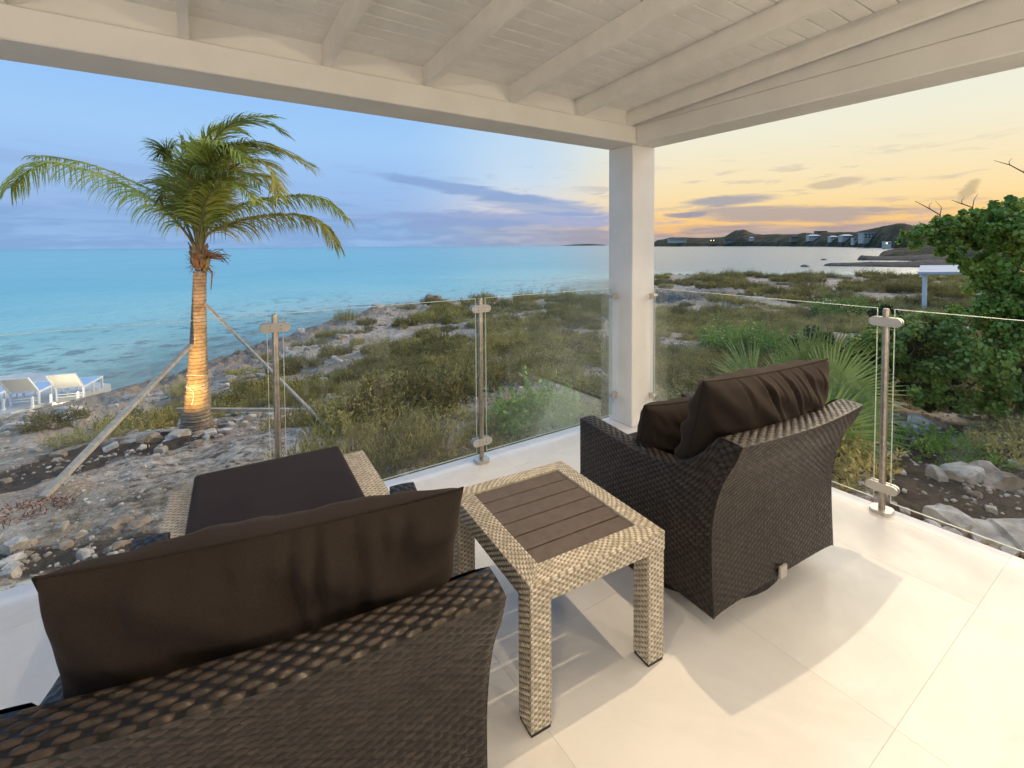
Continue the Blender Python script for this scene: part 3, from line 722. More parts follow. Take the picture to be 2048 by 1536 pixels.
# soil patches (fresh dark earth) as places on the ground
soil = np.zeros_like(gx)
def patch(cx, cy, ra, rb, ang, amt=1.0):
    global soil
    dx, dy = gx-cx, gy-cy; u = (dx*math.cos(ang)+dy*math.sin(ang))/ra; v = (-dx*math.sin(ang)+dy*math.cos(ang))/rb
    soil = np.maximum(soil, amt*np.clip(1.25-np.sqrt(u*u+v*v)+(fbm(gx, gy, 1.6, 3, 3)-.5)*.9, 0, 1))
def patch_px(pts, wid, amt=1.0):
    global soil
    P = [hit(*p) for p in pts]
    for a, b in zip(P[:-1], P[1:]):
        ex, ey = b.x-a.x, b.y-a.y; t = np.clip(((gx-a.x)*ex+(gy-a.y)*ey)/(ex*ex+ey*ey), 0, 1)
        d = np.hypot(gx-a.x-t*ex, gy-a.y-t*ey); soil = np.maximum(soil, amt*np.clip(1.35-d/wid+(fbm(gx, gy, 1.3, 3, 3)-.5)*1.1, 0, 1))
PALM = hit(393, 858)
patch(PALM.x, PALM.y, .75, .55, YAW)
patch_px([(-100, 1000), (60, 955), (200, 908), (340, 885)], .75)
patch_px([(-60, 1130), (120, 1110), (300, 1090)], .28, .9)
for p in [(1850, 960), (1950, 1010), (2030, 1050), (1800, 880), (1990, 870), (2100, 1100), (1900, 1060), (1750, 940), (2100, 950)]:
    q = hit(*p); patch(q.x, q.y, 1.1, .9, 0, .95)
me = mesh_np('ground', np.stack([gx, gy, gz], -1).reshape(-1, 3), F, [], True)
at = me.attributes.new('soil', 'FLOAT', 'POINT'); at.data.foreach_set('value', soil.ravel().astype(np.float32))
at = me.attributes.new('shore', 'FLOAT', 'POINT'); at.data.foreach_set('value', np.clip(gs, -20, 60).ravel().astype(np.float32))
def ground_fn(t, b, o):
    P = worldco(t); so_ = t.new('ShaderNodeAttribute', attribute_name='soil').outputs['Fac']; sh_ = t.new('ShaderNodeAttribute', attribute_name='shore').outputs['Fac']
    n1 = t.noise(P, 1.1, 6, .65); n2 = t.noise(P, 7, 6, .7); n3 = t.noise(P, 34, 4, .7)
    rock = t.mix(t.ss(n1, .3, .72), (.22, .155, .11), (.60, .47, .365)); rock = t.mix(t.ss(n2, .38, .7), rock, (.74, .63, .52)); rock = t.mix(t.ss(n2, .48, .34), rock, (.11, .08, .06))
    grav = t.mix(t.ss(n3, .3, .7), (.27, .18, .12), (.68, .51, .375))
    base_ = t.mix(t.ss(t.noise(P, .8, 4, .6), .44, .56), rock, grav)
    low = t.ss(sh_, 3.5, .3); base_ = t.mix(t.m('MULTIPLY', low, t.ss(n2, .35, .62)), base_, (.10, .078, .062))
    scrub = t.m('MULTIPLY', t.ss(t.noise(P, .33, 4, .6), .47, .6), t.ss(sh_, 3, 7)); base_ = t.mix(t.m('MULTIPLY', scrub, .38), base_, t.mix(n2, (.07, .062, .030), (.15, .13, .062)))
    soilc = t.mix(t.ss(n2, .35, .7), (.050, .032, .021), (.115, .078, .052)); soilc = t.mix(t.ss(n3, .62, .72), soilc, (.30, .25, .19))
    base_ = t.mix(t.ss(t.m('ADD', so_, t.m('MULTIPLY', t.m('SUBTRACT', n2, .5), .5)), .3, .62), base_, soilc)
    base_ = t.mix(t.ss(sh_, 0.0, -1.2), base_, (.30, .34, .27))
    t.l.new(base_, b.inputs['Base Color'])
    hgt = t.m('ADD', t.m('MULTIPLY', n2, 1.0), t.m('MULTIPLY', n3, .45)); t.l.new(t.bump(hgt, .9, .06), b.inputs['Normal'])
M_ground = mat('coastal_limestone_ground', ground_fn, rough=.92, spec=.2)
me.materials.append(M_ground)
tag(link('ground', me), kind='structure')

# sea
rs = np.concatenate([[0.0], np.geomspace(6, 300, 90), np.geomspace(330, 30000, 26)]); ths = np.linspace(0, 2*math.pi, 361)[:-1]
RS, TS = np.meshgrid(rs, ths, indexing='ij'); sx, sy = RS*np.sin(TS), RS*np.cos(TS)
sd_ = -shore_dist(sx, sy)
idx = np.arange(sx.size).reshape(sx.shape); nx_ = np.roll(idx, -1, 1); F = np.stack([idx[:-1], idx[1:], nx_[1:], nx_[:-1]], -1).reshape(-1, 4)[:, ::-1]
me = mesh_np('sea', np.stack([sx, sy, np.full_like(sx, SEA)], -1).reshape(-1, 3), F, [], True)
at = me.attributes.new('off', 'FLOAT', 'POINT'); at.data.foreach_set('value', np.clip(sd_, -5, 4000).ravel().astype(np.float32))
def sea_fn(t, b, o):
    P = worldco(t); off = t.new('ShaderNodeAttribute', attribute_name='off').outputs['Fac']
    n = t.noise(P, .22, 5, .65); n2 = t.noise(P, .05, 3, .5); n4 = t.noise(P, .9, 5, .7)
    d = t.m('ADD', off, t.m('MULTIPLY', t.m('SUBTRACT', n, .5), 7.0))
    c = t.ramp(t.m('DIVIDE', d, 60.0, clamp=True), [(0, (.24, .30, .24)), (.06, (.22, .42, .36)), (.14, (.40, .62, .53)), (.32, (.30, .63, .57)), (.65, (.19, .56, .56)), (1, (.14, .50, .53))])
    far = t.ss(off, 120, 2500); c = t.mix(far, c, (.08, .38, .47))
    c = t.mix(t.m('MULTIPLY', t.ss(n2, .45, .62), .25), c, (.05, .44, .52))
    reef = t.m('MULTIPLY', t.ss(t.m('ADD', n4, t.m('MULTIPLY', n, .5)), .78, .88), t.ss(off, 26, 5)); c = t.mix(t.m('MULTIPLY', reef, .75), c, (.055, .075, .065))
    c = t.mix(t.m('MULTIPLY', t.ss(off, 11, 0), t.ss(n4, .35, .6)), c, (.19, .19, .145))
    rr_ = t.m('DIVIDE', t.dot(P, AZ_R[:]), t.m('MAXIMUM', t.dot(P, AZ_F[:]), 1.0)); bay = t.m('MULTIPLY', t.ss(rr_, .02, .32), t.ss(off, 2, 30)); c = t.mix(t.m('MULTIPLY', bay, .85), c, (.20, .26, .32))
    fo = t.m('MULTIPLY', t.ss(t.m('ADD', off, t.m('MULTIPLY', n4, 1.6)), 2.1, 1.2), t.ss(n4, .42, .55)); c = t.mix(fo, c, (.75, .77, .76))
    t.l.new(c, b.inputs['Base Color'])
    sp = t.new('ShaderNodeMapping'); t.l.new(P, sp.inputs[0]); sp.inputs['Scale'].default_value = (1, 1.0, 1); sp.inputs['Rotation'].default_value = (0, 0, .6)
    w1 = t.noise(sp.outputs[0], 1.5, 5, .62); w2 = t.noise(sp.outputs[0], .28, 4, .6, .6)
    t.l.new(t.bump(t.m('ADD', t.m('MULTIPLY', w1, .35), w2), .55, .45), b.inputs['Normal'])
M_sea = mat('shallow_sea_water', sea_fn, rough=.2, spec=.26)
b_ = [x for x in M_sea.node_tree.nodes if x.type == 'BSDF_PRINCIPLED'][0]; b_.inputs['IOR'].default_value = 1.33
me.materials.append(M_sea)
tag(link('sea', me), kind='structure')

# ------------------------------------------------------------------ foliage materials
def leafmat(name, c1, c2, c3=None, rough=.5, trans=.25, scale=3):
    def fn(t, b, o):
        P = worldco(t); oi = t.new('ShaderNodeObjectInfo').outputs['Random']; n = t.noise(P, scale, 3, .6)
        c = t.mix(t.ss(n, .3, .7), c1, c2)
        if c3: c = t.mix(t.m('MULTIPLY', t.ss(t.noise(P, scale*5, 2), .5, .7), .7), c, c3)
        c = t.mix(1.0, c, t.vec(*[t.m('MULTIPLY_ADD', oi, .9, .55)]*3), 'MULTIPLY')
        t.l.new(c, b.inputs['Base Color'])
        tr = t.new('ShaderNodeBsdfTranslucent'); t.l.new(c, tr.inputs[0]); mx = t.new('ShaderNodeMixShader'); mx.inputs[0].default_value = trans
        t.l.new(b.outputs[0], mx.inputs[1]); t.l.new(tr.outputs[0], mx.inputs[2]); t.l.new(mx.outputs[0], o.inputs[0])
    return mat(name, fn, rough=rough, spec=.35)
M_scrub = leafmat('olive_scrub_leaf', (.16, .148, .042), (.42, .345, .105), (.50, .36, .15), .7)
M_scrub2 = leafmat('grey_green_scrub_leaf', (.19, .178, .064), (.46, .40, .155), (.54, .42, .21), .75)
M_twig = simple('twig_bark', (.10, .072, .05), (.19, .145, .105), 12, .85)
M_bright = leafmat('fresh_green_leaf', (.20, .32, .06), (.36, .48, .11), (.46, .54, .16), .5)
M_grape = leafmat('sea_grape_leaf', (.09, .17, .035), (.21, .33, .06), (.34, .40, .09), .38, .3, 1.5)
M_grape2 = leafmat('yellow_green_leaf_tip', (.20, .28, .05), (.34, .42, .09), (.42, .42, .10), .4, .35, 1.5)  # paler, yellower leaf colour for randomly picked clumps
M_palm = leafmat('palm_leaflet', (.24, .32, .055), (.50, .50, .10), (.60, .50, .15), .45, .3, 2)
M_palmy = leafmat('yellowing_palm_leaflet', (.34, .33, .06), (.52, .45, .09), (.50, .36, .11), .45, .35, 2)
M_rachis = simple('palm_rib', (.20, .17, .06), (.32, .25, .11), 10, .6)
M_thatch = leafmat('thatch_palm_leaf', (.18, .29, .07), (.34, .44, .13), (.48, .50, .22), .4, .3, 4)
M_dry = simple('dry_palm_fibre', (.14, .08, .04), (.30, .18, .09), 14, .9)

def leaf_quad(V, F, p, d, n, L, Wd, bend=0):
    """diamond leaf folded along its middle"""
    s = d.cross(n).normalized(); b = len(V)
    V += [p, p+d*L*.5+s*Wd*.5+n*L*.04, p+d*L-n*L*bend, p+d*L*.5-s*Wd*.5+n*L*.04]; F += [(b, b+1, b+2, b+3)]
def rvec(r_): 
    while True:
        v = Vector((r_.uniform(-1, 1), r_.uniform(-1, 1), r_.uniform(-1, 1)))
        if .05 < v.length < 1: return v.normalized()
def scrub_mesh(seed, rad=.6, h=.5, twigs=150, leaves=9, ll=.05, lw=.014, up=.6, mt=None, spread=.5):
    r_ = random.Random(seed); V = []; F = []; mi = []
    for i in range(twigs):
        q = r_.uniform(0, 6.283); rr_ = rad*math.sqrt(r_.random())*.8; base = Vector((rr_*math.cos(q), rr_*math.sin(q), -.04))
        lump = .62+.38*math.sin(q*3+seed)*math.cos(rr_*9+seed)
        hh = h*lump*r_.uniform(.6, 1.1)*(1-.45*(rr_/rad)**2); out = Vector((math.cos(q), math.sin(q), 0))*spread*(rr_/rad)+Vector((r_.gauss(0, .18), r_.gauss(0, .18), 0))
        d = (Vector((0, 0, 1))+out).normalized(); tip = base+d*hh; side = d.cross(rvec(r_)).normalized()*.0028; b = len(V)
        V += [base-side, base+side, tip]; F.append((b, b+1, b+2, b+2)); mi.append(1)
        if r_.random() < .10:
            e = base+d*hh*1.25+rvec(r_)*.05; V += [tip-side, tip+side, e]; b = len(V)-3; F.append((b, b+1, b+2, b+2)); mi.append(1)
        for k in range(leaves):
            t = .25+.75*(k+r_.random())/leaves; p = base+d*hh*t+rvec(r_)*.012; ld = (d*up+rvec(r_)*(1-up*.5)).normalized()
            leaf_quad(V, F, p, ld, rvec(r_), ll*r_.uniform(.6, 1.3), lw*r_.uniform(.7, 1.3)); mi.append(0)
    me = bpy.data.meshes.new('shrub'); me.from_pydata([tuple(v) for v in V], [], [f if f[2] != f[3] else f[:3] for f in F]); me.materials.append(mt or M_scrub); me.materials.append(M_twig)
    me.polygons.foreach_set('material_index', mi); return me
scrubs = [scrub_mesh(1, .50, .48, 210, 11, .06, .021, .5, M_scrub), scrub_mesh(2, .62, .62, 270, 12, .06, .024, .5, M_scrub), scrub_mesh(3, .45, .5, 170, 8, .085, .010, .85, M_scrub2, .35),
          scrub_mesh(4, .66, .36, 240, 11, .05, .020, .45, M_scrub2, .7), scrub_mesh(5, .5, .62, 170, 10, .09, .009, .9, M_scrub2, .3), scrub_mesh(6, .65, .5, 210, 11, .05, .02, .5, M_scrub)]
def rock_mesh(seed, sub=2, flat=.6, rough_=.35):
    import bmesh
    from mathutils import noise as mn
    bm = bmesh.new(); bmesh.ops.create_icosphere(bm, subdivisions=sub, radius=.5)
    for v in bm.verts:
        p = v.co.copy(); q = mn.noise(p*2.2+Vector((seed*3.1, 0, 0)))*rough_*1.2+mn.noise(p*6+Vector((0, seed*2.3, 0)))*rough_*.55+mn.noise(p*14+Vector((seed, 0, 5)))*rough_*.22
        v.co = p*(1+q); v.co.z *= flat
        for ax in (0, 1):
            lim = .36+.1*math.sin(seed*1.7+ax*2); v.co[ax] = max(-lim, min(lim, v.co[ax]))
    me = bpy.data.meshes.new('rock'); bm.to_mesh(me); bm.free(); return me
M_rock = simple('pale_limestone', (.34, .29, .235), (.68, .60, .51), 5, .9, .6, 22, .02, world=True, rnd=.35)
M_rock2 = simple('brown_limestone', (.20, .145, .10), (.50, .39, .29), 4, .9, .6, 22, .02, world=True, rnd=.3)
rocks = []
for i in range(8):
    me = rock_mesh(i+1, 3, (.55, .7, .45, .6, .8, .4, .55, .35)[i]); me.materials.append(M_rock if i % 3 else M_rock2); rocks.append(me)

def scatter_stuff(name, meshes, P, S, Rz, K):
    """one point-scattered object of kind stuff"""
    pc = bpy.data.collections.new(name+'_kinds'); protos = []
    for i, me in enumerate(meshes):
        o = bpy.data.objects.new(f'{name}_{chr(97+i)}', me); pc.objects.link(o); protos.append(o)
    me = bpy.data.meshes.new(name); me.from_pydata([tuple(p) for p in P], [], [])
    for an, dt, v in (('size', 'FLOAT', S), ('turn', 'FLOAT', Rz)):
        a = me.attributes.new(an, dt, 'POINT'); a.data.foreach_set('value', np.asarray(v, np.float32))
    a = me.attributes.new('pick', 'INT', 'POINT'); a.data.foreach_set('value', np.asarray(K, np.int32))
    ob = link(name, me); ng = bpy.data.node_groups.new(name+'_scatter', 'GeometryNodeTree')
    ng.interface.new_socket('Geometry', in_out='INPUT', socket_type='NodeSocketGeometry'); ng.interface.new_socket('Geometry', in_out='OUTPUT', socket_type='NodeSocketGeometry')
    N = ng.nodes; L = ng.links; gi = N.new('NodeGroupInput'); go = N.new('NodeGroupOutput'); ip = N.new('GeometryNodeInstanceOnPoints'); ci = N.new('GeometryNodeCollectionInfo')
    ci.inputs['Collection'].default_value = pc; ci.inputs['Separate Children'].default_value = True; ci.inputs['Reset Children'].default_value = True
    def na(nm, dt):
        n = N.new('GeometryNodeInputNamedAttribute'); n.data_type = dt; n.inputs['Name'].default_value = nm; return n.outputs['Attribute']
    cx = N.new('ShaderNodeCombineXYZ'); L.new(na('turn', 'FLOAT'), cx.inputs[2])
    L.new(gi.outputs[0], ip.inputs['Points']); L.new(ci.outputs[0], ip.inputs['Instance']); ip.inputs['Pick Instance'].default_value = True
    L.new(na('pick', 'INT'), ip.inputs['Instance Index']); L.new(cx.outputs[0], ip.inputs['Rotation']); L.new(na('size', 'FLOAT'), ip.inputs['Scale']); L.new(ip.outputs[0], go.inputs[0])
    md = ob.modifiers.new('scatter', 'NODES'); md.node_group = ng
    return tag(ob, kind='stuff')

# ------------------------------------------------------------------ shrubs over the headland
cand = []
nC = 42000
ang = nr.uniform(R(-58), R(62), nC)+YAW; rad = np.exp(nr.uniform(math.log(3.2), math.log(105), nC))
X = rad*np.sin(ang); Y = rad*np.cos(ang); S_ = shore_dist(X, Y); D_ = deck_dist(X, Y)
rel = ang-YAW                                  # bearing from the camera's place
veg = fbm(X, Y, .32, 4, 41); fine = fbm(X, Y, 1.3, 3, 51)
# bare gravel to the left of the palm, rock shelf by the water, thicker cover inland and to the right
dens = smst(S_, 2.2, 7.5)*smst(rel, R(-31), R(-13))
dens = np.maximum(dens, .42*smst(S_, 1.5, 3.5)*smst(rel, R(-48), R(-34))*smst(rad, 9.5, 11))
dens = dens*smst(D_, .5, 1.3)*(.08+1.7*smst(veg, .475, .575))*np.where(fine > .46, 1, .2)
dens = dens*np.where(np.hypot(X-PALM.x, Y-PALM.y) < 1.6, 0, 1)
dens = dens*np.where((rel > R(26)) & (rad < 5.2), .10, 1)
dens = dens*np.where((rel > R(20)) & (D_ < 5.5), .06, 1)
keep = (S_ > .8) & (nr.uniform(0, 1, nC) < dens*.55)
Z = ground(X, Y)
sc = nr.uniform(.5, 1.25, nC)*np.where(rad > 25, 1.5, 1.0)*np.where(rad > 50, 1.25, 1)
ii = np.nonzero(keep)[0]; grid = {}; acc = []
for i in ii:
    cs_ = 1.0; gi, gj = int(X[i]//cs_), int(Y[i]//cs_); ok = True
    for a in (-1, 0, 1):
        for b2 in (-1, 0, 1):
            for (x2, y2, s2) in grid.get((gi+a, gj+b2), ()):
                if (X[i]-x2)**2+(Y[i]-y2)**2 < (.30*(sc[i]+s2))**2: ok = False
    if ok: grid.setdefault((gi, gj), []).append((X[i], Y[i], sc[i])); acc.append(i)
ii = np.array(acc); ii = ii[np.argsort(-(sc[ii]/rad[ii]))]
NEAR = 240
def zone(x, y):
    v = Vector((x, y, 0)); X_ = v.dot(CR); Y_ = v.dot(AZ_F); px = 1024+FPX*X_/Y_; d = math.hypot(x, y)
    side = ('at the left edge of the picture' if px < 90 else 'by the long left prop' if px < 250 else 'just left of the palm' if px < 370 else 'just right of the palm' if px < 480 else 'by the first steel post' if px < 620 else 'right of the long thin prop' if px < 790 else
            'left of the middle steel post' if px < 960 else 'right of the middle steel post' if px < 1090 else 'just left of the column' if px < 1220 else 'just right of the column' if px < 1380 else 'above the creased cushion' if px < 1640 else 'left of the right-hand post' if px < 1770 else 'right of the right-hand post' if px < 1900 else 'at the right edge of the picture')
    return ('hard by the terrace ' if d < 4.5 else 'near the terrace ' if d < 6.5 else 'a few steps out ' if d < 9.5 else 'midway to the shore ' if d < 16 else 'far towards the shore ')+side

sk = 0
lab = ['olive-brown small-leaved shrub', 'wide olive shrub', 'tufted grey-green shrub', 'spreading grey-green shrub', 'tall straw-green tuft', 'rounded olive shrub']
for i in ii[:NEAR]:
    k = int(nr.randint(0, 6)); o = link('coastal_shrub', scrubs[k], loc=(X[i], Y[i], Z[i]), rot=(0, 0, nr.uniform(0, 6.28)), scale=(sc[i], sc[i], sc[i]*nr.uniform(.8, 1.15)))
    tag(o, ('large ' if sc[i] > .85 else 'small ')+lab[k]+' '+zone(X[i], Y[i]), 'shrub', 'low shrubs on the rocky ground beyond the glass')
jj = ii[NEAR:]
scatter_stuff('coastal_scrub', scrubs, np.stack([X[jj], Y[jj], Z[jj]], -1), sc[jj], nr.uniform(0, 6.28, len(jj)), nr.randint(0, 6, len(jj)))
def shrub_at(px, py, k, s, label, mt=None, sz=1, cat='shrub', name='coastal_shrub'):
    p = hit(px, py); o = link(name, scrubs[k] if mt is None else mt, loc=p, rot=(0, 0, px*.01), scale=(s, s, s*sz)); return tag(o, label, cat)
shrub_at(800, 835, 1, 1.5, 'large dark olive shrub between the palm brace and the steel post', sz=1.15)
shrub_at(880, 800, 5, 1.4, 'large rounded olive shrub just left of the middle steel post', sz=1.2)
shrub_at(735, 930, 4, 1.15, 'straw-coloured tufted shrub beside the foot of the long palm brace')
shrub_at(850, 905, 2, 1.1, 'grey-green tufted shrub close to the terrace edge')
shrub_at(600, 985, 4, .8, 'small straw-green tuft behind the footstool')
shrub_at(180, 885, 2, 1.2, 'low green tuft behind the left palm brace', sz=.7)
shrub_at(110, 852, 0, 1.3, 'dark green tuft below the sun loungers', sz=.8)
shrub_at(1190, 790, 3, 1.3, 'spreading grey-green shrub just left of the white column')
bright = scrub_mesh(21, .5, .62, 200, 12, .075, .034, .6, M_bright, .5)
shrub_at(1080, 858, 0, 1.35, 'bright green leafy bush behind the glass between steel post and column', bright, name='leafy_bush', cat='bush')
big = scrub_mesh(22, .9, 1.0, 420, 14, .07, .028, .5, M_grape, .5)
for px, py, s, l in ((1480, 705, 1.35, 'large rounded green bush behind the thatch palm, left one'), (1560, 715, 1.2, 'dark green bush behind the thatch palm, right one'), (1690, 640, 2.0, 'broad green bush far behind the steel post on the right'), (1640, 760, 1.0, 'dark bush right behind the thatch palm')):
    shrub_at(px, py, 0, s, l, big, name='leafy_bush', cat='bush')
shrub_at(1870, 905, 0, 1.1, 'dark green ground-hugging shrub on the soil right of the steel post', scrub_mesh(23, .7, .32, 260, 11, .05, .02, .5, M_grape, .6), name='leafy_bush', cat='bush')

# ------------------------------------------------------------------ stones
nR = 9000
ang = nr.uniform(R(-58), R(62), nR)+YAW; rad = np.exp(nr.uniform(math.log(2.6), math.log(60), nR)); X = rad*np.sin(ang); Y = rad*np.cos(ang)
S_ = shore_dist(X, Y); D_ = deck_dist(X, Y); Z = ground(X, Y); cl = fbm(X, Y, .8, 3, 61); sz = nr.uniform(0, 1, nR)**3*.30+.035
sz = np.where((S_ < 5), sz*1.6, sz); sz = np.where(rad < 9, np.minimum(sz, .13), sz)
keep = (S_ > .5) & (D_ > .12) & (nr.uniform(0, 1, nR) < smst(cl, .35, .65)*.9); ii = np.nonzero(keep)[0]; ii = ii[np.argsort(-(sz[ii]/rad[ii]))]
for i in ii[:230]:
    k = int(nr.randint(0, 8)); s = sz[i]; o = link('stone', rocks[k], loc=(X[i], Y[i], Z[i]+s*.05), rot=(nr.uniform(-.3, .3), nr.uniform(-.3, .3), nr.uniform(0, 6.28)), scale=(s*nr.uniform(.9, 1.5), s, s*nr.uniform(.6, 1)))
    tag(o, ('chunky ' if s > .2 else 'small ' if s < .1 else 'middling ')+('pale' if k % 3 else 'brownish')+(' flat' if k in (2, 5, 0) else ' lumpy')+' stone '+zone(X[i], Y[i]), 'stone', 'loose stones on the rocky ground')
jj = ii[230:]
scatter_stuff('gravel', rocks[:5], np.stack([X[jj], Y[jj], Z[jj]], -1), sz[jj], nr.uniform(0, 6.28, len(jj)), nr.randint(0, 5, len(jj)))
# fine gravel on the bare ground to the left and by the terrace
nR = 16000; ang = nr.uniform(R(-56), R(58), nR)+YAW; rad = nr.uniform(2.4, 13, nR)**1.0; X = rad*np.sin(ang); Y = rad*np.cos(ang); D_ = deck_dist(X, Y); kk = (D_ > .08) & (shore_dist(X, Y) > .5) & (nr.uniform(0, 1, nR) < .75*smst(fbm(X, Y, 1.1, 3, 91), .3, .6)); Z = ground(X, Y)
scatter_stuff('fine_gravel', rocks[:5], np.stack([X, Y, Z], -1)[kk], (nr.uniform(0, 1, nR)[kk]**2*.05+.014), nr.uniform(0, 6.28, kk.sum()), nr.randint(0, 5, kk.sum()))
# stones ringed round the palm
ring_px = [(300, 878, .30), (322, 905, .20), (356, 872, .34), (398, 868, .17), (412, 880, .10), (421, 868, .22), (438, 872, .12), (452, 862, .16), (392, 895, .16), (462, 852, .15), (474, 842, .17), (486, 856, .13), (500, 838, .20), (492, 812, .17), (516, 832, .15), (480, 868, .10), (340, 912, .12), (310, 925, .12), (505, 858, .12), (448, 884, .10), (286, 895, .14), (530, 845, .14), (468, 830, .11), (512, 850, .11)]
for n_, (px, py, s) in enumerate(ring_px):
    p = hit(px, py); o = link('stone', rocks[n_ % 8], loc=p+Vector((0, 0, s*.1)), rot=(0, 0, n_*1.3), scale=(s*1.2, s, s))
    tag(o, ('large ' if s > .18 else 'small ')+'pale stone at the foot of the palm, '+('left of the trunk' if px < 365 else 'in front of the trunk' if px < 430 else 'just right of the trunk' if px < 480 else 'at the right end of the ring'), 'stone', 'stones ringed round the palm')
for px, py, s, l in [(235, 1055, .22, 'long flat whitish rock on the soil left of the footstool'), (275, 1052, .17, 'whitish rock on the soil right beside the footstool'), (30, 1100, .22, 'pale flat rock at the left edge of the ground'), (1925, 960, .38, 'big pale upright rock on the soil right of the steel post'),
                     (1985, 965, .42, 'wide mossy pale rock just right of the upright rock'), (1873, 962, .18, 'flat white stone left of the big upright rock'), (1945, 868, .2, 'round pale stone under the tree'), (1825, 868, .24, 'flat pale rock beside the dark shrub'), (1838, 850, .3, 'long pale rock under the bushes'),
                     (2000, 1085, .5, 'large grey rock against the terrace edge on the right'), (2070, 1100, .6, 'large grey rock cut by the right edge of the picture'), (1900, 1050, .3, 'grey rock half hidden by the terrace edge'), (2000, 890, .3, 'long low pale ledge of rock under the tree'), (2030, 935, .2, 'small pale stone on the right'),
                     (865, 603, 1.3, 'upright brown rock on the shore edge against the sea'), (755, 618, .9, 'low dark rock on the shore edge'), (945, 862, .22, 'white stone beside the middle steel post'), (955, 850, .18, 'small white stone beside the middle steel post')]:
    p = hit(px, py); k = int(px) % 8; o = link('rock', rocks[5+k % 3] if s > .3 else rocks[k % 5], loc=p+Vector((0, 0, s*.08)), rot=(0, 0, px*.7), scale=(s*1.25, s, s*(1.6 if 'upright' in l else .9))); tag(o, l, 'rock')

# ------------------------------------------------------------------ coconut palm
Dp = (PALM-CAM_P).dot(CF)/1.0
def pp(px, py, dd=0.0): d = ray(px, py); return CAM_P+d*(Dp+dd)
palm = empty('coconut_palm', PALM, label='young coconut palm with wind-blown fronds and a lamplit trunk, propped by braces', cat='palm tree')
def L2(p): return p-PALM
tr_px = [(393, 862, 30), (393, 845, 27), (394, 815, 22.5), (396, 770, 19), (396, 720, 16), (397, 670, 14), (398, 620, 12.5), (399, 575, 11.5), (400, 545, 11.5)]
tc = [(L2(pp(x, y)), r_/FPX*Dp) for x, y, r_ in tr_px]
pts = []; rads = []
NT_ = 120
for i in range(NT_+1):
    f = i/NT_*(len(tc)-1); k = min(int(f), len(tc)-2); q = f-k; p = tc[k][0].lerp(tc[k+1][0], q); r_ = tc[k][1]*(1-q)+tc[k+1][1]*q
    ph = (i*.37) % 1; pts.append(p); rads.append(r_*(1+.07*(1-ph)*(.6+.4*math.sin(i*1.7)))*(1+.02*math.sin(i*3.1)))
def trunk_fn(t, b, o):
    P = worldco(t); sx_ = t.new('ShaderNodeSeparateXYZ'); t.l.new(P, sx_.inputs[0]); n = t.noise(P, 5, 4, .6)
    z = t.m('ADD', sx_.outputs[2], t.m('MULTIPLY', n, .05)); wv = t.m('FRACT', t.m('MULTIPLY', z, 17.0)); c = t.mix(t.ss(n, .3, .7), (.24, .18, .125), (.46, .37, .27))
    c = t.mix(t.ss(wv, .22, .02), c, (.09, .06, .04)); c = t.mix(t.m('MULTIPLY', t.ss(t.noise(P, 14, 3), .5, .7), .5), c, (.17, .125, .085)); t.l.new(c, b.inputs['Base Color'])
    t.l.new(t.bump(t.m('ADD', wv, t.m('MULTIPLY', t.noise(P, 40, 3), .5)), .7, .02), b.inputs['Normal'])
M_trunk = mat('palm_trunk', trunk_fn, rough=.9, spec=.2)
MB().tube(pts, rads, 28).build('trunk', M_trunk, palm, smooth=True)
CR0 = L2(pp(400, 520))
# fibre and old leaf bases at the crown foot
r_ = random.Random(3)
for k in range(16):
    q = k*2.4; z0 = -.20+.016*k; out = (CR*math.cos(q)+CF*math.sin(q)); p0 = CR0+out*.06+Vector((0, 0, z0)); p1 = CR0+out*.12+Vector((0, 0, z0+.22)); p2 = p1+out*.04+Vector((0, 0, .10*(r_.random())))
    MB().tube([p0, p0.lerp(p1, .5)+out*.035, p1, p2], [.055, .05, .032, .016], 7, flat=.5).build('leaf_base', M_dry if k % 3 else M_rachis, palm, smooth=True)
fb = MB()
for k in range(150):
    q = r_.uniform(0, 6.28); out = CR*math.cos(q)+CF*math.sin(q); p0 = CR0+out*.10+Vector((0, 0, r_.uniform(-.2, .15))); p1 = p0+out*r_.uniform(.05, .16)+Vector((0, 0, r_.uniform(-.18, .12))); sd = rvec(r_)*.006; fb.add([p0-sd, p0+sd, p1], [(0, 1, 2)])
for k in range(26):
    p0 = CR0+CR*r_.uniform(.06, .16)+Vector((0, 0, r_.uniform(0, .1))); p1 = p0+CR*r_.uniform(.1, .28)+Vector((0, 0, r_.uniform(-.02, .10))); p2 = p1+CR*.12+Vector((0, 0, r_.uniform(-.14, .02))); fb.tube([p0, p1, p2], [.008, .007, .003], 4, cap=False)
fb.tube([CR0+CR*.12+Vector((0, 0, -.1)), CR0+CR*.20+Vector((0, 0, -.22)), CR0+CR*.17+Vector((0, 0, -.50))], [.018, .016, .008], 5)
tag(fb.build('dry_fibre', M_dry, palm), kind='stuff')
WIND = (CR*1.0+CF*.25).normalized()
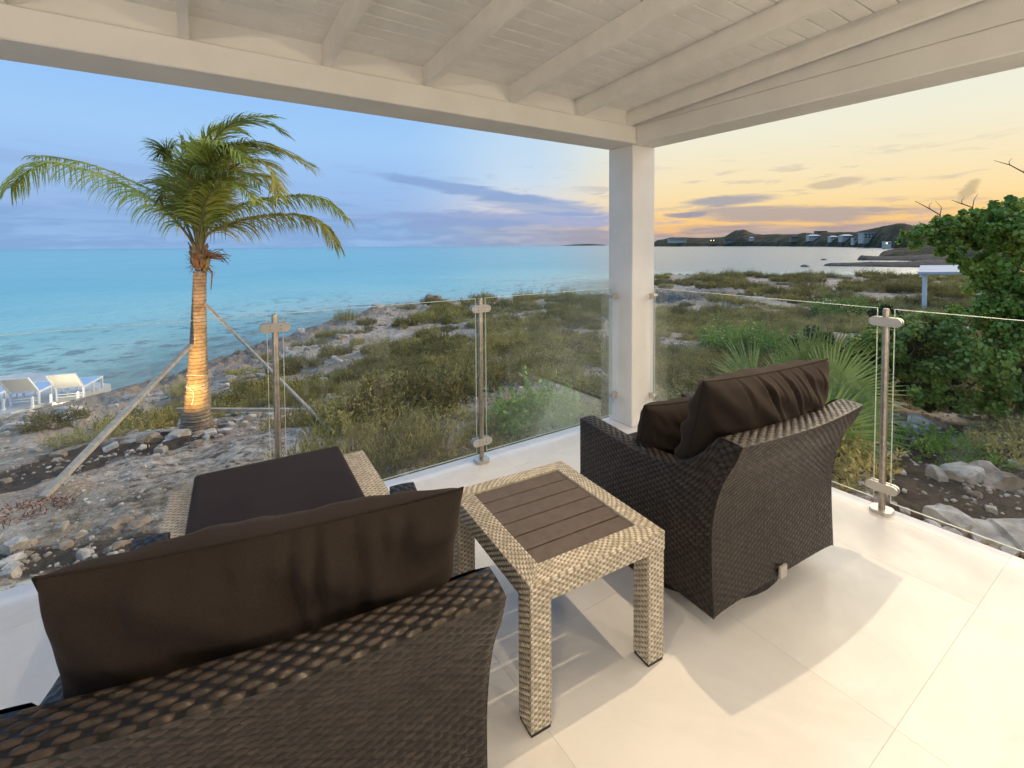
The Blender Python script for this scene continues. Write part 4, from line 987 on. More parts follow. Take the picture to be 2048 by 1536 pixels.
def frond(px_pts, dds, L=.42, n=52, wind=.55, droop=.5, mt=0, start=.16, seed=0):
    r_ = random.Random(seed); P = [CR0+Vector((0, 0, .02))]+[L2(pp(x, y, d)) for (x, y), d in zip(px_pts, dds)]
    # catmull-rom through the control points
    C = []
    for i in range(len(P)-1):
        a, b, c, d = P[max(i-1, 0)], P[i], P[i+1], P[min(i+2, len(P)-1)]
        for k in range(14): t = k/14; C.append(.5*((2*b)+(-a+c)*t+(2*a-5*b+4*c-d)*t*t+(-a+3*b-3*c+d)*t**3))
    C.append(P[-1]); N = len(C); rd = [.020*(1-i/N)**.8+.0025 for i in range(N)]
    fr = MB().tube(C, rd, 6).build('frond_rib', M_rachis, palm, smooth=True)
    V = []; F = []
    for i in range(n):
        t = start+(1-start)*(i+.5)/n; f = t*(N-1); k = min(int(f), N-2); p = C[k].lerp(C[k+1], f-k); T = (C[k+1]-C[k]).normalized()
        up = Vector((0, 0, 1)); side = T.cross(up)
        if side.length < .2: side = T.cross(CF)
        side.normalize(); env = math.sin(math.pi*min(1, .18+.82*t)**.9)**.55 if t < .97 else .5
        for s in (-1, 1):
            l = L*1.3*(.45+.65*env)*r_.uniform(.8, 1.1)*(1 if t < .9 else .75); d = (side*s*.75+T*(.45+.5*t)+up*.10+rvec(r_)*.16).normalized(); q = p.copy(); tw = r_.uniform(-.7, .7); wd = .0125*r_.uniform(.8, 1.25); b = len(V); ns = 5
            for j in range(ns+1):
                u = j/ns; ww = wd*(1-u)**.6*(1 if j else .6); sw = T-d*T.dot(d); sw = sw.normalized() if sw.length > .1 else side; sw = (sw*math.cos(tw)+d.cross(sw)*math.sin(tw))
                V += [q-sw*ww, q+sw*ww]; q = q+d*(l/ns); d = (d+Vector((0, 0, -1))*droop*(.25+.55*u)+WIND*wind*(.08+.28*u)+rvec(r_)*.05).normalized()
            F += [(b+2*j, b+2*j+1, b+2*j+3, b+2*j+2) for j in range(ns)]
    me = bpy.data.meshes.new('leaflets'); me.from_pydata([tuple(v) for v in V], [], F); me.materials.append((M_palm, M_palmy)[mt]); link('leaflets', me, fr)
fronds = [
 ([(375, 470), (330, 420), (270, 380), (190, 345), (100, 325), (45, 350), (22, 375)], [0, -.1, -.15, -.2, -.2, -.2, -.2], .52, 100, .10, 1.5, 0),
 ([(368, 440), (340, 400), (280, 370), (200, 335), (130, 318), (70, 312)], [.1, .2, .3, .35, .4, .4], .36, 70, .1, 1.0, 0),
 ([(385, 450), (362, 390), (345, 330), (332, 300), (326, 305)], [0, .1, .1, 0, 0], .38, 54, .05, .55, 0),
 ([(388, 440), (370, 370), (362, 320), (372, 290), (392, 300)], [.2, .3, .4, .4, .3], .38, 54, .2, .5, 0),
 ([(402, 430), (405, 350), (425, 285), (470, 245), (530, 245), (560, 262)], [0, -.1, -.2, -.2, -.2, -.2], .40, 66, .7, .35, 0),
 ([(405, 430), (415, 360), (445, 310), (500, 290), (560, 300), (618, 335)], [-.1, -.3, -.4, -.5, -.5, -.5], .42, 66, .7, .45, 1),
 ([(402, 420), (408, 340), (440, 270), (490, 238), (545, 232)], [.2, .4, .5, .5, .4], .34, 56, .8, .3, 0),
 ([(410, 440), (430, 380), (465, 335), (510, 320), (545, 345), (556, 390)], [-.2, -.5, -.7, -.8, -.8, -.8], .40, 60, .6, .6, 1),
 ([(408, 440), (420, 380), (450, 330), (520, 300), (580, 310), (625, 330)], [.2, .4, .5, .6, .6, .6], .34, 60, .7, .4, 0),
 ([(412, 460), (450, 425), (510, 402), (580, 392), (640, 396), (690, 432)], [0, .1, .2, .3, .3, .3], .47, 90, .3, 1.4, 0),
 ([(415, 470), (460, 448), (520, 432), (590, 430), (640, 446), (672, 486)], [0, -.2, -.3, -.3, -.3, -.3], .47, 90, .25, 1.4, 1),
 ([(404, 430), (418, 350), (430, 300), (460, 290), (490, 320)], [-.2, -.5, -.7, -.9, -1.0], .42, 56, .6, .6, 0),
 ([(398, 430), (396, 360), (400, 310), (420, 290), (450, 300)], [-.2, -.4, -.6, -.8, -.9], .42, 56, .5, .5, 0),
 ([(396, 440), (385, 390), (380, 350), (390, 330), (410, 345)], [-.3, -.6, -.8, -1.0, -1.1], .40, 50, .4, .6, 0),
 ([(404, 450), (412, 400), (440, 370), (480, 370), (510, 400)], [-.3, -.6, -.8, -1.0, -1.1], .36, 50, .5, .6, 0),
 ([(400, 430), (410, 370), (430, 330), (470, 315), (500, 330)], [.4, .7, .9, 1.0, 1.0], .40, 56, .6, .5, 0),
 ([(402, 440), (412, 390), (425, 340), (455, 300), (500, 285), (540, 300)], [-.1, -.4, -.6, -.7, -.8, -.8], .42, 56, .6, .6, 0),
 ([(398, 440), (392, 380), (395, 330), (412, 300), (440, 290)], [.1, .3, .5, .6, .6], .42, 54, .5, .5, 0),
 ([(408, 450), (430, 400), (470, 360), (520, 350), (550, 380)], [.1, .3, .4, .4, .4], .40, 54, .5, .6, 1),
 ([(404, 440), (420, 380), (440, 350), (480, 345), (520, 370)], [-.3, -.7, -.9, -1.1, -1.2], .38, 52, .5, .7, 0),
 ([(390, 450), (372, 420), (352, 385), (330, 372), (318, 400)], [-.2, -.4, -.5, -.5, -.5], .36, 46, .1, .7, 0),
 ([(402, 430), (400, 350), (410, 280), (440, 255), (480, 262)], [.1, .1, .1, .1, .1], .38, 60, .7, .4, 0),
 ([(386, 440), (372, 400), (358, 370), (340, 360), (330, 380)], [.3, .6, .7, .8, .8], .34, 44, .1, .6, 0)]
for n_, fdef in enumerate(fronds):
    a, b, L_, nn, wi, dr, mt_ = fdef; nn = int(nn*1.25); frond(a, b, L_, nn, wi, dr, mt_, seed=n_)
# white rope loops hanging round the trunk
rp = MB()
def on_trunk(px, py, out=.012):
    y = min(max(py, 545), 862); k = next(i for i in range(len(tr_px)-1) if tr_px[i+1][1] <= y); a, b = tr_px[k], tr_px[k+1]; t = (y-a[1])/(b[1]-a[1]); cx = a[0]+(b[0]-a[0])*t; rr_ = (a[2]+(b[2]-a[2])*t)/FPX*Dp
    dx = (px-cx)/FPX*Dp; dx = max(-rr_*1.0, min(rr_*1.0, dx)); return pp(cx, py)+CR*dx-CF*(math.sqrt(max(rr_*rr_-dx*dx, 0))*1.05+out)
rope = empty('white_rope', on_trunk(395, 772), label='thin white rope looped round the palm trunk with its end hanging', cat='rope')
o0 = rope.location.copy()
rp.tube([on_trunk(x, y)-o0 for x, y in [(378, 772), (386, 770), (394, 771), (400, 776), (402, 786), (401, 796), (399, 803)]], .006, 6)
rp.build('hanging_end', M_white, rope, smooth=True)
for yy, sk in ((745, 6), (770, -3)):
    MB().tube([on_trunk(x, yy+sk*((x-396)/20)**2)-o0 for x in range(378, 415, 4)], .006, 6).build('loop', M_white, rope, smooth=True)
# timber props
def plank(name, p0, p1, wd, th, label, cat='timber prop', mt=M_wood):
    d = (p1-p0); L = d.length; root = tag(MB().box((-wd/2, -th/2, 0), (wd/2, th/2, L), bev=.004).build(name, mt), label, cat, 'timber props holding up the palm'); root.location = p0
    root.rotation_euler = d.to_track_quat('Z', 'Y').to_euler(); return root
f1 = hit(85, 1003); f2 = hit(672, 868)
plank('timber_prop', f1, pp(381, 690, -.16), .075, .05, 'weathered timber prop leaning from the soil on the left up to the palm')
plank('timber_prop', f2, pp(409, 606, -.02), .042, .03, 'long thin timber prop running down from the palm towards the shrubs on the right')
plank('timber_prop', pp(420, 806, .45), pp(409, 700, .15), .035, .03, 'short dark timber prop standing close behind the palm trunk')
gb0, gb1 = pp(352, 819, .10), pp(612, 820, .40)
plank('timber_prop', gb0, gb1, .075, .05, 'pale timber bar lying level behind the foot of the palm')
# garden spotlight that lights the trunk
fxp = hit(296, 905); fx = empty('garden_spotlight', fxp, label='small tan garden spotlight on a stake aimed at the palm trunk', cat='garden light')
MB().tube([(0, 0, -.03), (0, 0, .10)], .010, 8).build('stake', M_dark, fx)
aim = (pp(396, 700)-(fxp+Vector((0, 0, .14)))).normalized(); ap = Vector((0, 0, .13))
MB().tube([ap-aim*.05, ap+aim*.05], [.026, .032], 16, cap=True).build('lamp_head', M_dry, fx, smooth=True)
MB().tube([ap+aim*.051, ap+aim*.053], [.026, .026], 16).build('lamp_lens', M_lamp, fx)
l = bpy.data.lights.new('spotlight_beam', 'SPOT'); l.energy = 340; l.color = (1, .56, .16); l.spot_size = R(74); l.spot_blend = .5; l.shadow_soft_size = .02
lo = bpy.data.objects.new('spotlight_beam', l); COL.objects.link(lo); lo.parent = fx; lo.location = ap+aim*.06; lo.rotation_euler = aim.to_track_quat('-Z', 'Y').to_euler()
# reddish dry debris heap
dh = MB(); r_ = random.Random(8); hp = hit(45, 1030)
for k in range(420):
    q = r_.uniform(0, 6.28); rr_ = .34*math.sqrt(r_.random()); p = Vector((rr_*math.cos(q)*1.3, rr_*math.sin(q)*.8, .13*(1-(rr_/.34)**2)*r_.random())); d = rvec(r_)*r_.uniform(.03, .1); s_ = rvec(r_)*.007; dh.add([p-s_, p+s_, p+d], [(0, 1, 2)])
o = dh.build('dry_leaf_heap', simple('red_brown_litter', (.10, .035, .022), (.26, .10, .06), 14, .9)); o.location = hp; tag(o, 'heap of reddish-brown dry leaves by the foot of the left palm prop', 'leaf heap')

# ------------------------------------------------------------------ sun loungers on their pad
PADZ = -2.95
pad_c = [pz(222, 768, PADZ), pz(-260, 905, PADZ), pz(-420, 800, PADZ), pz(60, 745, PADZ)]
pm = MB(); pm.add([Vector((p.x, p.y, PADZ)) for p in pad_c]+[Vector((p.x, p.y, PADZ-1.2)) for p in pad_c], [(0, 3, 2, 1), (4, 5, 6, 7), (0, 1, 5, 4), (1, 2, 6, 5), (2, 3, 7, 6), (3, 0, 4, 7)])
tag(pm.build('lounger_pad', M_conc), kind='structure')
M_lwhite = simple('white_lounger_frame', (.78, .78, .76), (.84, .84, .82), 10, .45)
M_mesh = simple('white_sling_mesh', (.68, .66, .60), (.76, .74, .68), 200, .7)
M_bluem = simple('pale_blue_sling_mesh', (.34, .50, .72), (.42, .58, .78), 200, .7)
def lounger():
    root = empty('sun_lounger', (0, 0, 0)); W_, L_, H_ = .66, 1.25, .34
    for y in (-W_/2, W_/2-.045): MB().box((0, y, H_-.03), (L_, y+.045, H_+.02), bev=.006).build('side_rail', M_lwhite, root)
    MB().box((.03, -W_/2+.05, H_+.004), (L_-.01, W_/2-.05, H_+.012)).build('seat_sling', M_bluem, root)
    for x in (.02, L_*.48, L_-.06):
        for y in (-W_/2, W_/2-.045): MB().box((x, y, 0), (x+.05, y+.045, H_-.031), bev=.006).build('leg', M_lwhite, root)
    MB().box((L_-.04, -W_/2+.046, H_-.02), (L_, W_/2-.046, H_+.018)).build('cross_rail', M_lwhite, root)
    for z in (.10, .17): MB().box((.03, -W_/2+.046, z), (.055, W_/2-.046, z+.028)).build('cross_rail', M_lwhite, root)
    Mr = Matrix.Translation((.03, 0, H_+.02)) @ Matrix.Rotation(R(46), 4, 'Y')
    for y in (-W_/2, W_/2-.045): MB().box((-.68, y, -.02), (0, y+.045, .025), Mr, bev=.006).build('back_rail', M_lwhite, root)
    MB().box((-.66, -W_/2+.05, .0), (-.01, W_/2-.05, .01), Mr).build('back_sling', M_mesh, root)
    MB().box((-.68, -W_/2+.046, -.012), (-.64, W_/2-.046, .024), Mr).build('back_rail', M_lwhite, root)
    for y in (-W_/2, W_/2-.05):
        MB().box((-.30, y-.006, 0), (-.25, y+.045, .30), Matrix.Shear('XY', 4, (0, 0)), bev=.006).build('leg', M_lwhite, root)
        MB().prism([(-.34, y-.01), (-.22, y-.01), (-.22, y+.05), (-.34, y+.05)], 0, .05).build('wheel_foot', M_lwhite, root)
    return root
lo0 = lounger()
heads = [((166, 806), (212, 770)), ((72, 817), (125, 782)), ((-28, 830), (30, 795))]
labs = ['white sun lounger with raised back and blue seat sling, nearest the palm', 'white sun lounger with raised back in the middle of the row', 'white sun lounger cut by the left edge of the picture']
for n_, ((hx, hy), (fx_, fy_)) in enumerate(heads):
    o = lo0 if n_ == 0 else copy_tree(lo0)
    a = pz(hx-38, hy+2, PADZ); b = pz(fx_-24, fy_+3, PADZ); d = b-a
    o.location = (a.x, a.y, PADZ); o.location = Vector(o.location)+d.normalized()*.32; o.rotation_euler = (0, 0, math.atan2(d.y, d.x)); o.scale = (1.02, 1.02, 1.05); tag(o, labs[n_], 'sun lounger', 'white sun loungers by the water')

pl = pz(122, 818, PADZ); pr_ = empty('pad_light', pl, label='low glowing light on the pad edge in front of the sun loungers', cat='garden light')
MB().tube([(0, 0, 0), (0, 0, .06)], [.06, .05], 14).build('lamp_body', M_dark, pr_)
MB().tube([(0, 0, .0601), (0, 0, .075)], [.05, .045], 14).build('lamp_lens', M_lamp, pr_)
l = bpy.data.lights.new('pad_glow', 'POINT'); l.energy = 30; l.color = (1, .88, .68); l.shadow_soft_size = .05
lo = bpy.data.objects.new('pad_glow', l); COL.objects.link(lo); lo.parent = pr_; lo.location = (0, 0, .2)

# ------------------------------------------------------------------ thatch palm (fan leaves)
tp_base = hit(1580, 880); TPD = (pd(1580, 800, 1)-CAM_P)
tpd = (tp_base-CAM_P).dot(CF)
tp = empty('thatch_palm', tp_base, label='stemless thatch palm with stiff green fan leaves behind the right armchair', cat='fan palm')
def fan(center, tipdir, nrm, rad, n=36, spread=R(140), seed=0, mt=M_thatch):
    r_ = random.Random(seed); V = []; F = []; tipdir = tipdir.normalized(); nrm = (nrm-tipdir*nrm.dot(tipdir)).normalized(); s = tipdir.cross(nrm)
    for i in range(n):
        a = -spread/2*1.0+spread*i/(n-1); d = (tipdir*math.cos(a)+s*math.sin(a)+nrm*r_.uniform(-.06, .1)).normalized(); l = rad*(.78+.25*math.cos(a*.8))*r_.uniform(.88, 1.06); b = len(V); w0 = rad*.021; wd_ = nrm.cross(d).normalized()
        for j, (u, ww) in enumerate(((.03, .35), (.35, 1.0), (.7, .7), (1, .08))):
            p = center+d*l*u-Vector((0, 0, 1))*(u*u*l*.10)+nrm*(.012 if i % 2 else 0)*u; V += [p-wd_*w0*ww, p+wd_*w0*ww]
        F += [(b+2*j, b+2*j+1, b+2*j+3, b+2*j+2) for j in range(3)]
    me = bpy.data.meshes.new('fan_leaf'); me.from_pydata([tuple(v) for v in V], [], F); me.materials.append(mt); return me
fans = [((1505, 775), (1440, 705), .62, 0), ((1610, 740), (1590, 675), .6, .1), ((1650, 745), (1668, 680), .62, .3), ((1660, 790), (1740, 725), .66, -.1), ((1670, 850), (1760, 830), .62, -.3), ((1530, 820), (1430, 770), .55, -.2), ((1570, 770), (1520, 700), .5, .5), ((1660, 900), (1745, 920), .6, -.3), ((1600, 790), (1640, 700), .55, .6), ((1690, 960), (1760, 990), .5, -.4), ((1640, 870), (1700, 770), .6, -.5)]
for n_, (c, t_, rad_, dd) in enumerate(fans):
    C_ = CAM_P+ray(*c)*(tpd+dd); T_ = CAM_P+ray(*t_)*(tpd+dd-.1); me = fan(C_-tp_base, T_-C_, -CF+Vector((0, 0, .6)), rad_*1.15, seed=n_); link('fan_leaf', me, tp)
    MB().tube([Vector((0, 0, 0)), (C_-tp_base)*.5+Vector((0, 0, .12)), C_-tp_base], [.012, .009, .007], 6).build('leaf_stalk', M_rachis, tp, smooth=True)

# ------------------------------------------------------------------ sea grape tree on the right
def leafy_tree(name, base, blobs, nleaf, size, label, cat, mt=(M_grape, M_grape2), seed=0, trunk_r=.07, nparts=0, group=None, limbs=True):
    r_ = random.Random(seed); root = empty(name, base, label=label, cat=cat, group=group)
    if limbs:
        tm = MB()
        fork = Vector((0, 0, .5*max(b[0].z-base.z for b in blobs)*.5)); tm.tube([Vector((0, 0, -.2)), fork*.5+Vector((.03, .02, 0)), fork], [trunk_r, trunk_r*.8, trunk_r*.7], 10)
        for c, rb in blobs:
            if rb < .42: continue
            p = c-base; mid = fork.lerp(p, .5)+rvec(r_)*.12; tm.tube([fork, mid, p, p+rvec(r_)*rb*.6], [trunk_r*.35, trunk_r*.22, trunk_r*.12, .006], 7)
            for q in range(4): e = p+rvec(r_)*rb*.85; tm.tube([mid.lerp(p, .6), p.lerp(e, .5)+rvec(r_)*.08, e], [trunk_r*.16, .010, .005], 5)
        tm.build('trunk', M_twig, root, smooth=True)
    V = []; F = []; mi = []; tot = sum(b[1]**2 for b in blobs); spots = []
    for c, rb in blobs:
        nclump = max(14, int(26*rb*rb*3)); per = max(14, int(nleaf*rb*rb/tot/nclump))
        for q in range(nclump):
            d = rvec(r_); d.z = d.z*.8+.12; cc = (c-base)+d*rb*r_.uniform(.55, 1.0); cr = rb*r_.uniform(.16, .34); tip = r_.random() < .3
            for k in range(per):
                o_ = rvec(r_)*cr*r_.random()**.5; nn = (rvec(r_)+Vector((0, 0, .5))+o_.normalized()*.7).normalized(); dd_ = nn.cross(rvec(r_)).normalized(); p = cc+o_; s = size*r_.uniform(.6, 1.15); sd = dd_.cross(nn); b = len(V); s2 = s*.45
                V += [p-dd_*s*.5, p-dd_*s*.2+sd*s2*.95+nn*s*.08, p+dd_*s*.28+sd*s2*.85+nn*s*.08, p+dd_*s*.5, p+dd_*s*.28-sd*s2*.85+nn*s*.08, p-dd_*s*.2-sd*s2*.95+nn*s*.08]
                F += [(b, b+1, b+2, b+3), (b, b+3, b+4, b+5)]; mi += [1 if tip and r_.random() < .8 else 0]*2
                if nparts and (-(p+base-CAM_P).dot(CF)) > -9: spots.append((p, nn, dd_, s))
    me = bpy.data.meshes.new('crown'); me.from_pydata([tuple(v) for v in V], [], F); me.materials.append(mt[0]); me.materials.append(mt[1]); me.polygons.foreach_set('material_index', mi)
    tag(link('crown', me, root), kind='stuff')
    if nparts:
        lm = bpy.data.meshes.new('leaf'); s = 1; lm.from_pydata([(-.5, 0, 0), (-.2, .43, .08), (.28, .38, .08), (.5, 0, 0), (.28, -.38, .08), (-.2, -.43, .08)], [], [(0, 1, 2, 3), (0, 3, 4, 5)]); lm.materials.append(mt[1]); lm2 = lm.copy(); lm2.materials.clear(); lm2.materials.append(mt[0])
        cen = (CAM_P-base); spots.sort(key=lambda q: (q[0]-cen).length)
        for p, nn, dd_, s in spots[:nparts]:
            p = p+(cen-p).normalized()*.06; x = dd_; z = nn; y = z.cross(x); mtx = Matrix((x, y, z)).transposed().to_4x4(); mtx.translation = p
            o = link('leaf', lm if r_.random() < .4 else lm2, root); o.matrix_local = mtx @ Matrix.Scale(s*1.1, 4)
    return root
gb_ = hit(1990, 850); GD = (gb_-CAM_P).dot(CF)
def tb_(px, py, r_px, dd=0): return (CAM_P+ray(px, py)*(GD+dd), r_px/FPX*(GD+dd))
blobs = [tb_(2015, 468, 62), tb_(1955, 520, 40), tb_(1985, 560, 40), tb_(1915, 505, 34), tb_(1905, 478, 40), tb_(1850, 478, 32), tb_(1815, 478, 18), tb_(1875, 455, 30), tb_(1960, 460, 50), tb_(2060, 470, 80), tb_(2012, 585, 60), tb_(1930, 648, 42), tb_(2040, 620, 90), tb_(1960, 700, 85, -.1), tb_(1860, 710, 80), tb_(2050, 740, 90), tb_(1930, 780, 70), tb_(1840, 770, 50), tb_(2030, 800, 60), tb_(1855, 655, 34, .2), tb_(1930, 440, 30), tb_(2030, 430, 40), tb_(2120, 560, 110), tb_(2140, 700, 110), tb_(1790, 690, 55, .3), tb_(1740, 720, 60, .4)]
leafy_tree('sea_grape_tree', gb_, blobs, 62000, .068, 'large spreading sea grape tree with broad green leaves filling the right edge', 'tree', seed=4, nparts=200)
M_dkleaf = leafmat('dark_bush_leaf', (.03, .07, .018), (.07, .13, .03), (.12, .16, .04), .45, .2, 2)
leafy_tree('dense_bush', hit(1700, 800), [tb_(1690, 725, 60, .9), tb_(1640, 705, 55, 1.3), tb_(1745, 745, 60, .5), tb_(1800, 700, 55, .6), tb_(1830, 760, 55, .3), tb_(1720, 780, 50, .5), tb_(1880, 790, 45, .1), tb_(1780, 650, 40, .9)], 26000, .055, 'dense dark green bush behind the right-hand steel post and the thatch palm', 'bush', mt=(M_dkleaf, M_grape), seed=9, limbs=False)
# bare twigs sticking out of its top
for n_, (pts_, l) in enumerate([([(1880, 430), (1860, 418), (1830, 402)], 'bare reddish twigs above the left shoulder of the sea grape tree'), ([(1945, 415), (1925, 408), (1903, 400)], 'bare twigs above the middle of the sea grape tree'), ([(2048, 345), (2020, 330), (1988, 321)], 'bare pale branch tips at the right edge against the sky')]):
    b0 = CAM_P+ray(*pts_[0])*(GD+.1); root = empty('bare_branch', b0, label=l, cat='bare branch')
    P = [CAM_P+ray(*p)*(GD+.1)-b0 for p in pts_]; down = Vector((CR*.05 if n_ < 2 else CR*.5)+Vector((0, 0, -.35)))
    MB().tube([down]+P, [.014, .010, .008, .003], 6).build('branch', M_twig, root, smooth=True)
    MB().tube([P[0], P[0]+CR*.02+Vector((0, 0, .12)), P[0]+CR*.08*(1 if n_ else -1)+Vector((0, 0, .22))], [.007, .005, .002], 5).build('side_twig', M_twig, root)
    MB().tube([P[1], P[1]-CR*.02+Vector((0, 0, .05)), P[1]+CR*.03+Vector((0, 0, .11))], [.006, .004, .002], 5).build('side_twig', M_twig, root)

# ------------------------------------------------------------------ shelter with a flat roof beyond the bushes
SHD = 27.0
def sp_(px, py, d=SHD): return CAM_P+ray(px, py)*d
sr = empty('beach_shelter', sp_(1858, 600), label='open shelter with a flat pale roof and white posts beyond the scrub', cat='shelter')
sb = sr.location.copy(); tz = sp_(1858, 549).z-sb.z
A_ = sp_(1836, 549)-sb; ax_ = CR.copy(); ax_.z = 0; ax_.normalize(); ay_ = AZ_F
bk = ax_*7.3+ay_*8.3; cor = [A_, A_+ax_*4.0, A_+ax_*4.3+bk, A_+bk]
for c in cor: c.z = tz
MB().add([c for c in cor]+[c+Vector((0, 0, .14)) for c in cor], [(0, 3, 2, 1), (4, 5, 6, 7), (0, 1, 5, 4), (1, 2, 6, 5), (2, 3, 7, 6), (3, 0, 4, 7)]).build('flat_roof', M_conc, sr)
for q in (A_+ax_*.75+ay_*.4, A_+ax_*3.9+ay_*.4, A_+bk*.9+ax_*.4, A_+bk*.9+ax_*3.8):
    MB().box((q.x-.09, q.y-.09, -2.2), (q.x+.09, q.y+.09, tz-.002)).build('post', M_lwhite, sr)
dpp = A_+ax_*.12; MB().tube([Vector((dpp.x, dpp.y, tz-.08)), Vector((dpp.x, dpp.y, tz-.2))+ax_*.2, Vector((dpp.x, dpp.y, -1.8))+ax_*.2], .05, 8).build('downpipe', M_lwhite, sr, smooth=True)

# ------------------------------------------------------------------ far shore: spit, headland, hills with houses
def far_pt(px, dist, z): d = ray(px, 500); d = Vector((d.x, d.y, 0)); d = d/ (d.dot(AZ_F)); return Vector((d.x*dist, d.y*dist, z))
def sea_dist(py): return 5.0*FPX/(py-490.5)
def ridge(name, rows, seed, mt, nz=14, rough_=.5, label=None, cat=None):
    """rows: (px, near distance, depth, crest height). A lumpy strip of land from the waterline back over its crest"""
    pxs = np.array([r0[0] for r0 in rows], float); nd = np.array([r0[1] for r0 in rows], float); dp = np.array([r0[2] for r0 in rows], float); ch = np.array([r0[3] for r0 in rows], float)
    N = 260; xs_ = np.linspace(pxs[0], pxs[-1], N); ND = np.interp(xs_, pxs, nd); DP = np.interp(xs_, pxs, dp); CH = np.interp(xs_, pxs, ch); V = []
    for i in range(N):
        for j in range(nz+1):
            t = j/nz; dist = ND[i]+DP[i]*t; prof = math.sin(math.pi*min(1, t*.62+.02))**.8 if t < 1 else .2
            p = far_pt(xs_[i], dist, 0); s = 12/max(dist, 60)
            nn = float(fbm(np.array([p.x]), np.array([p.y]), s*1.2, 4, seed)[0]); n2 = float(vnoise(np.array([p.x*s*7]), np.array([p.y*s*7]), seed+3)[0])
            e = min(1, i/6, (N-1-i)/6)
            z = SEA-.3+CH[i]*prof*(.72+.56*nn)*e+CH[i]*.06*n2*rough_*(t > 0)
            if j == 0: z = SEA-.8
            p.z = z; V.append(p)
    idx = np.arange(N*(nz+1)).reshape(N, nz+1); F = np.stack([idx[:-1, :-1], idx[1:, :-1], idx[1:, 1:], idx[:-1, 1:]], -1).reshape(-1, 4)
    o = link(name, mesh_np(name, [tuple(v) for v in V], F[:, ::-1] if False else F, [mt], False)); tag(o, kind='structure'); return o
def hill_fn(t, b, o):
    P = worldco(t); n = t.noise(P, .05, 5, .65); n2 = t.noise(P, .3, 4, .7)
    c = t.mix(t.ss(n2, .35, .65), (.030, .034, .018), (.075, .068, .036)); c = t.mix(t.ss(n, .5, .62), c, (.13, .095, .065)); t.l.new(c, b.inputs['Base Color'])
    t.l.new(t.bump(n2, .8, 2.0), b.inputs['Normal'])
M_hill = mat('scrubby_hillside', hill_fn, rough=.95, spec=.1)
M_spit = simple('dark_shore_rock', (.030, .026, .020), (.11, .085, .06), .7, .95, .7, 2, .3, world=True)
HD = lambda px: float(np.interp(px, [1290, 1500, 1650, 1750, 1800, 1900], [1500, 1150, 800, 520, 430, 400]))
hr = []
for px, ty in [(1295, 487), (1312, 481), (1345, 477), (1400, 474), (1450, 473), (1470, 462), (1485, 459), (1502, 465), (1525, 470), (1550, 470), (1590, 466), (1620, 462), (1660, 464), (1690, 463), (1710, 464), (1740, 457), (1775, 453), (1810, 452), (1850, 455), (1950, 450), (2150, 440)]:
    d = HD(px); hr.append((px, d, d*.28, (491.5-ty)/FPX*d*1.06+5.0))
ridge('far_hills', hr, 5, M_hill)
sd1 = sea_dist(520); ridge('rocky_headland', [(1752, sd1, 8, .1), (1765, sd1, 20, 2.2), (1790, sd1-8, 40, 3.2), (1830, sd1-20, 60, 3.6), (1900, sd1-30, 80, 7), (2100, sd1-60, 100, 9)], 8, M_hill, rough_=1)
sd2 = sea_dist(537); ridge('rocky_spit', [(1640, sd2+6, 1.5, .15), (1655, sd2+4, 3, .7), (1690, sd2+2, 5, .95), (1740, sd2, 6, 1.0), (1800, sd2-3, 8, 1.2), (1900, sd2-8, 12, 1.6), (2100, sd2-20, 26, 3.2)], 12, M_spit, rough_=1)
sd3 = sea_dist(524); ridge('rocky_spit', [(1712, sd3, 2, .2), (1722, sd3, 5, 1.6), (1745, sd3-2, 8, 1.4), (1800, sd3-6, 10, 1.4), (1900, sd3-16, 16, 2)], 15, M_spit, rough_=1)
isl = [(1648, 523, 'tiny dark islet in the bay beyond the column'), (1610, 536, 'tiny dark rock awash in the bay')]
for px, py, l in isl:
    dd = sea_dist(py); p = far_pt(px, dd, SEA+.1); tag(link('sea_rock', rocks[6], loc=p, scale=(2.2, 1.6, 1.4)), l, 'rock')
# distant low islet line left of the column
di = ridge('distant_cay', [(1120, 9000, 600, 2), (1150, 9000, 600, 26), (1180, 9000, 600, 34), (1205, 9000, 600, 18), (1215, 9000, 600, 2)], 30, M_hill)

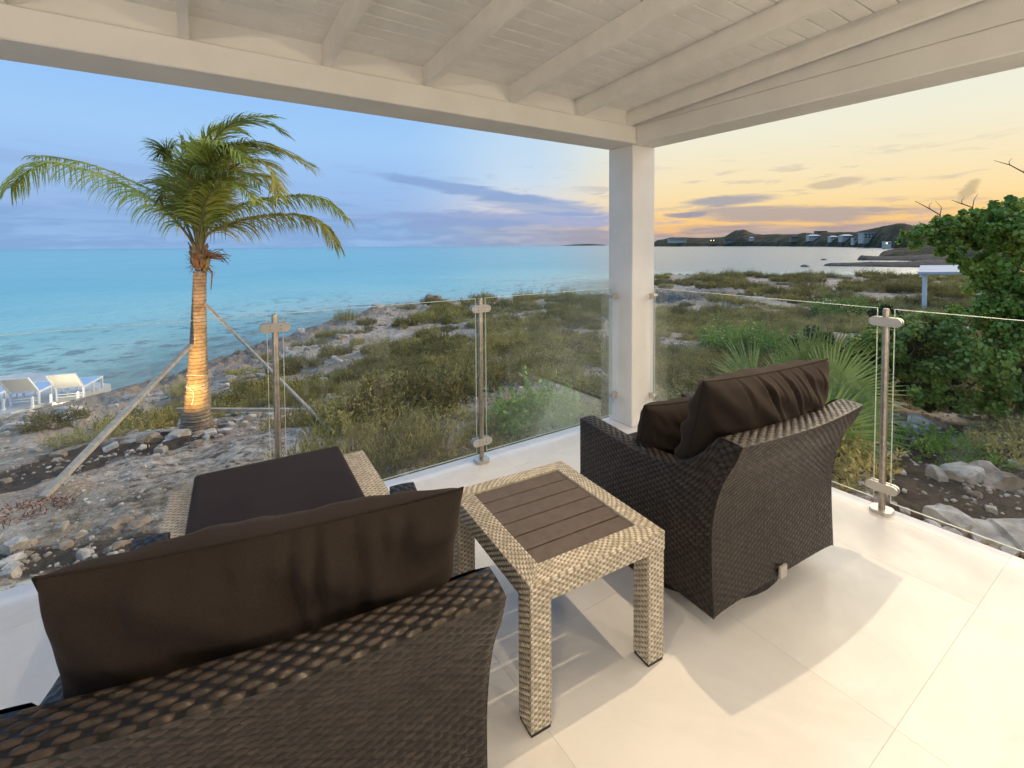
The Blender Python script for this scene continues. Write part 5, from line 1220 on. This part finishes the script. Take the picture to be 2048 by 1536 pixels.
M_hw = simple('house_wall_pale', (.50, .41, .32), (.62, .52, .41), .5, .8, world=True); M_hw2 = simple('house_wall_brown', (.20, .15, .11), (.28, .21, .15), .5, .8, world=True)
M_roofb = simple('blue_grey_roof', (.44, .42, .40), (.52, .50, .47), .5, .6, world=True); M_roofw = simple('white_roof', (.62, .58, .52), (.74, .70, .64), .5, .6, world=True)
M_win = simple('dark_window', (.02, .025, .03), (.04, .05, .06), 1, .15)
M_lit = mat('lit_window', lambda t, b, o: (b.inputs['Emission Color'].__setattr__('default_value', (1, .55, .12, 1)), b.inputs['Emission Strength'].__setattr__('default_value', 3.5)))
def house(x0, x1, yt, yb, kind, label, lit=False, floors=1, inset=25):
    cx = (x0+x1)/2; D = HD(cx)+inset; sc_ = D/FPX; W_ = (x1-x0)*sc_; Ht = (yb-yt)*sc_*.75; W_ = W_*.82; base_ = far_pt(cx, D, 0); base_.z = 1.5+(491.2-yb)*sc_
    root = empty('hillside_house', base_, math.atan2(CR.y, CR.x), label=label, cat='house', group='houses on the far hills'); wm = M_hw2 if kind == 'brown' else M_hw
    rh = Ht*.42 if kind in ('hipw', 'hipb') else Ht*.16; wh = Ht-rh; dp_ = min(W_*.6, 9)
    MB().box((-W_/2*.94, 0, -6), (W_/2*.94, dp_, wh)).build('wall', wm, root)
    ov = W_*.03
    if kind in ('hipw', 'hipb'):
        MB().add([(-W_/2, -ov, wh), (W_/2, -ov, wh), (W_/2, dp_+ov, wh), (-W_/2, dp_+ov, wh), (-W_/2*.45, dp_/2, wh+rh), (W_/2*.45, dp_/2, wh+rh)], [(0, 1, 5, 4), (1, 2, 5), (2, 3, 4, 5), (3, 0, 4), (3, 2, 1, 0)]).build('roof', M_roofw if kind == 'hipw' else M_roofb, root)
    else: MB().box((-W_/2, -ov, wh), (W_/2, dp_+ov, wh+rh)).build('roof', M_roofb if kind == 'flatb' else (M_roofw if kind == 'flat' else M_hw2), root)
    nw = max(2, int(W_/4)); 
    for i in range(nw):
        for f in range(floors):
            xw = -W_/2*.85+(i+.5)*W_*.85/nw; z0 = wh/floors*(f+.3); MB().box((xw-W_/nw*.22, -.12, z0), (xw+W_/nw*.22, -.02, z0+wh/floors*.5)).build('window', M_lit if lit and i % 2 == 0 else M_win, root)
    return root
house(1332, 1378, 478, 483.5, 'flat', 'long low pale house at the far left end of the hills', inset=10)
house(1418, 1434, 479, 485, 'brown', 'small house with yellow lit windows near the water', lit=True, inset=8)
house(1447, 1470, 478, 485, 'brown', 'brown low house below the hill top', inset=10)
house(1499, 1509, 475, 480.5, 'hipw', 'small white house right of the hill top', inset=30)
house(1580, 1600, 476, 481, 'brown', 'small brown house between the hill top and the white houses', inset=20)
house(1614, 1645, 470, 479.5, 'hipw', 'pale hip-roofed house, leftmost of the large white ones', inset=40)
house(1630, 1657, 464, 470, 'brown', 'long brown house on the ridge line', inset=150)
house(1659, 1679, 473, 481, 'hipw', 'small white hip-roofed house in the middle of the row', inset=35)
house(1681, 1711, 470, 480, 'hipw', 'wide white hip-roofed house next to the blue-roofed one', inset=35)
house(1721, 1768, 465.5, 481, 'flatb', 'large two-storey house with a long pale blue roof', floors=2, inset=30)
house(1705, 1721, 478, 485, 'flat', 'small flat white annex below the blue-roofed house', inset=15)
house(1768, 1784, 485, 494, 'flat', 'small shore house with an orange lamp glow at the right end', lit=True, inset=-60)
